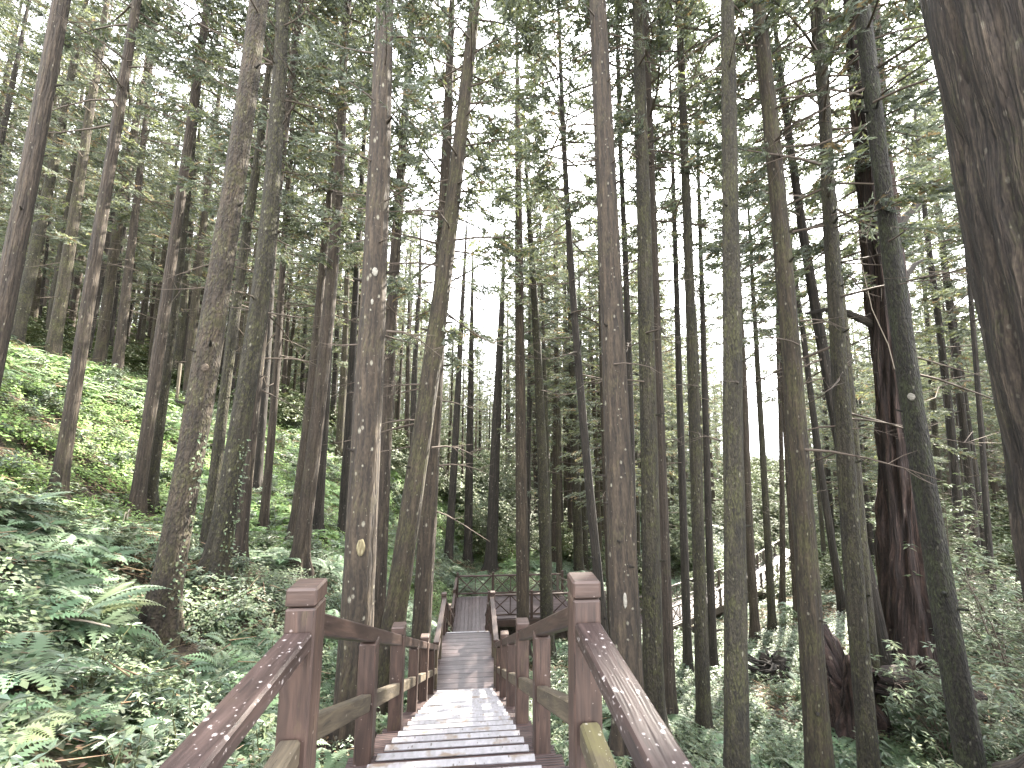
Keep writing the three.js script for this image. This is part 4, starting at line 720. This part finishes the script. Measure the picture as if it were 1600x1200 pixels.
{
  const b = branchyGeo(1051, 5.0, 2.0, 420, 0.2, 8, 0.36);
  for (const [x, z, s, label] of [[0.9, -26.6, 0.85, 'small pale leaved tree in the gap behind the viewing deck'], [-3.4, -31, 1.25, 'light green broadleaf tree on the bank left of the gap'], [3.2, -37.5, 1.4, 'light green broadleaf tree seen through the trunks right of the gap'], [3.6, -27.5, 0.8, 'grey green small broadleaf tree right of the gap behind the deck'], [14.5, -11.5, 0.95, 'small broadleaf tree among the trunks left of the giant'], [-5.6, -22.5, 0.7, 'small leafy tree on the bright bank in the middle distance']]) {
    const t = thing('understory_tree', label, 'tree', [x, heightOf(x, z) - 0.1, z]); part(t, 'crown', b.leaves, M.pale); part(t, 'trunk', b.wood, M.twig); t.scale.setScalar(s); t.rotation.y = x * 2;
  }
}
// ivy on two trunks
for (const [key, h0, h1, n, th] of [['L5', 0.4, 3.0, 150, 0.2], ['L6', 0.1, 2.6, 130, 0.3]]) {
  const t = treeByKey[key], g = new Geo(); seed(h1 * 100);
  for (let i = 0; i < n; i++) { const h = rr(h0, h1), a = th + rr(-0.5, 0.5) + 0.2 * Math.sin(h * 3), q = t.userData.axis(h), r0 = t.userData.radius(h) * 1.04 + rr(0.005, 0.05); leaf(g, V(q[0] + Math.cos(a) * r0, h, q[1] + Math.sin(a) * r0), V(Math.cos(a) * 0.5 + rr(-0.5, 0.5), rr(-0.8, 0.3), Math.sin(a) * 0.5 + rr(-0.5, 0.5)).normalize(), V(Math.cos(a), 0.4, Math.sin(a)), rr(0.04, 0.08), rr(0.025, 0.045), tone(0.8, 1.8)); }
  part(t, 'ivy', g.build(), M.shrub);
}
// dead wood
{
  const stick = (label, x, z, len, turn, r0, mat, dip = 0.12, y = 0.22) => { const t = thing('fallen_branch', label, 'branch', [x, heightOf(x, z), z]), g = new Geo(), c = Math.cos(turn), s = Math.sin(turn), P = []; for (let i = 0; i <= 8; i++) { const u = i / 8 - 0.5, X = c * len * u, Z = s * len * u; P.push([X, (heightOf(x + X, z + Z) - heightOf(x, z)) * 0.3 + y + dip * Math.sin(i * 1.3), Z]); } g.tube(P, P.map((_, i) => r0 * (1 - 0.07 * i)), 7); part(t, 'stem', g.build(), mat); const w = new Geo(); w.tube([P[5], [P[5][0] + 0.15, P[5][1] + 0.12, P[5][2] + 0.1], [P[5][0] + 0.22, P[5][1] + 0.26, P[5][2] + 0.12]], [r0 * 0.5, r0 * 0.4, r0 * 0.15], 5); part(t, 'side_twig', w.build(), mat); };
  seed(61);
  stick('pale fallen branch lying on the ferns at the left', -4.55, -5.05, 0.95, -0.05, 0.018, M.paleTwig, 0.01, 0.3);
  stick('bent pale stick at the foot of the twin trunks', -7.5, -9.4, 0.8, 1.0, 0.018, M.paleTwig, 0.1, 0.4);
  stick('dark fallen branch on the bare slope below the walkway', 12.6, -18.2, 2.4, 0.4, 0.05, M.dark, 0.08, 0.1);
  const lump = (name, label, cat, x, z, R, H, s, mat, hollow, jag = 0.35) => {
    const t = thing(name, label, cat, [x, heightOf(x, z) - 0.1, z]), g = new Geo(), N = 60, K = 26;
    for (let k = 0; k <= K; k++) for (let i = 0; i <= N; i++) { const a = (i % N) / N * 6.2832, cx = Math.cos(a), cz = Math.sin(a), v = k / K, top = H * (1 - jag + jag * 2 * n3(cx * 3 + 4, 0, cz * 3, s)), y = v <= 0.7 ? top * v / 0.7 : top - (hollow * (v - 0.7) / 0.3) * H, rad_ = (v <= 0.7 ? R * (1.2 - 0.35 * v / 0.7) : R * 0.85 * (1 - (v - 0.7) / 0.3 * 0.95)) * (0.6 + 0.7 * n3(cx * 2.5, v * 3, cz * 2.5, s + 1) + 0.5 * (n3(cx * 7, v * 9, cz * 7, s + 2) - 0.5) + 0.25 * (n3(cx * 16, v * 18, cz * 16, s + 6) - 0.5)); g.vert(cx * rad_, y, cz * rad_, 0, 1, 0, i / N * 2, y / 2); }
    for (let k = 0; k < K; k++) for (let i = 0; i < N; i++) { const a = k * (N + 1) + i, b = a + N + 1; g.tri(a, b, a + 1); g.tri(a + 1, b, b + 1); }
    const geo = g.build(); geo.computeVertexNormals(); part(t, 'wood', geo, mat); return t;
  };
  lump('rotten_stump', 'crumbling reddish stump between two mossy trunks, left of the hollow red tree', 'stump', 7.35, -7.55, 0.42, 1.5, 41, M.redwood, 0.6);
  const rt = lump('uprooted_root', 'dark tangled root clump on the gully slope', 'root', 8.5, -11.1, 0.3, 0.65, 43, M.dark, 0.2, 0.2); seed(71);
  for (let i = 0; i < 34; i++) { const g = new Geo(), a = rr(0, 6.28), y = rr(0.1, 0.65), L = rr(0.35, 0.75), e = rr(-0.3, 0.7); g.tube([[Math.cos(a) * 0.2, y, Math.sin(a) * 0.2], [Math.cos(a + 0.2) * (0.25 + L * 0.5), y + e * L * 0.5, Math.sin(a + 0.2) * (0.25 + L * 0.5)], [Math.cos(a + 0.5) * (0.25 + L), y + e * L * 0.6, Math.sin(a + 0.5) * (0.25 + L)]], [0.04, 0.025, 0.008], 6); part(rt, 'root', g.build(), M.dark); }
  // mossy log at the giant's foot
  const t = thing('mossy_log', 'broken mossy log lying at the foot of the hollow red tree', 'log', [8.75, heightOf(8.75, -7.5) + 0.25, -7.5]), ax = (h) => [0.05 * Math.sin(h * 2), 0.04 * Math.cos(h * 3)];
  const lg = part(t, 'wood', trunkGeo(ax, (h) => 0.36 - 0.05 * h + 0.05 * Math.sin(h * 5), 2.4, { seg: 40, rings: 30, rough: 0.22, furrow: 0.25, s: 63, sink: 0, power: 1 }), M.redwood); lg.rotation.set(0.25, 0, 1.25); lg.position.set(1.0, 0, 0);
  // slim stake on the bright bank and a vine hanging on the hollow tree
  const st = thing('wooden_stake', 'thin pale stake standing on the bright bank', 'stake', [-12.3, heightOf(-12.3, -17.1), -17.1]); part(st, 'stake', cbox(0.09, 2.2, 0.09, 0.01), M.lower, V(0, 0.8, 0));
  const vn = thing('hanging_vine', 'thin pale vine looping across the hollow red tree', 'vine', [8.4, 2, -7.5]), g = new Geo(), P = [[0, 4.2, 0], [0.05, 3.2, 0.05], [0.1, 2.4, 0.1], [0.28, 1.6, 0.2], [0.3, 1.1, 0.25], [0.5, 0.65, 0.3], [0.85, 0.4, 0.3], [1.25, 0.5, 0.2], [1.5, 0.75, 0.1]];
  g.tube(P, P.map(() => 0.008), 6); part(vn, 'stem', g.build(), M.paleTwig);
}

// ---------------------------------------------------------------- air, shadows, picture
scene.traverse((o) => { if (o.isMesh) { o.castShadow = true; o.receiveShadow = true; } });
renderer.render(scene, camera);
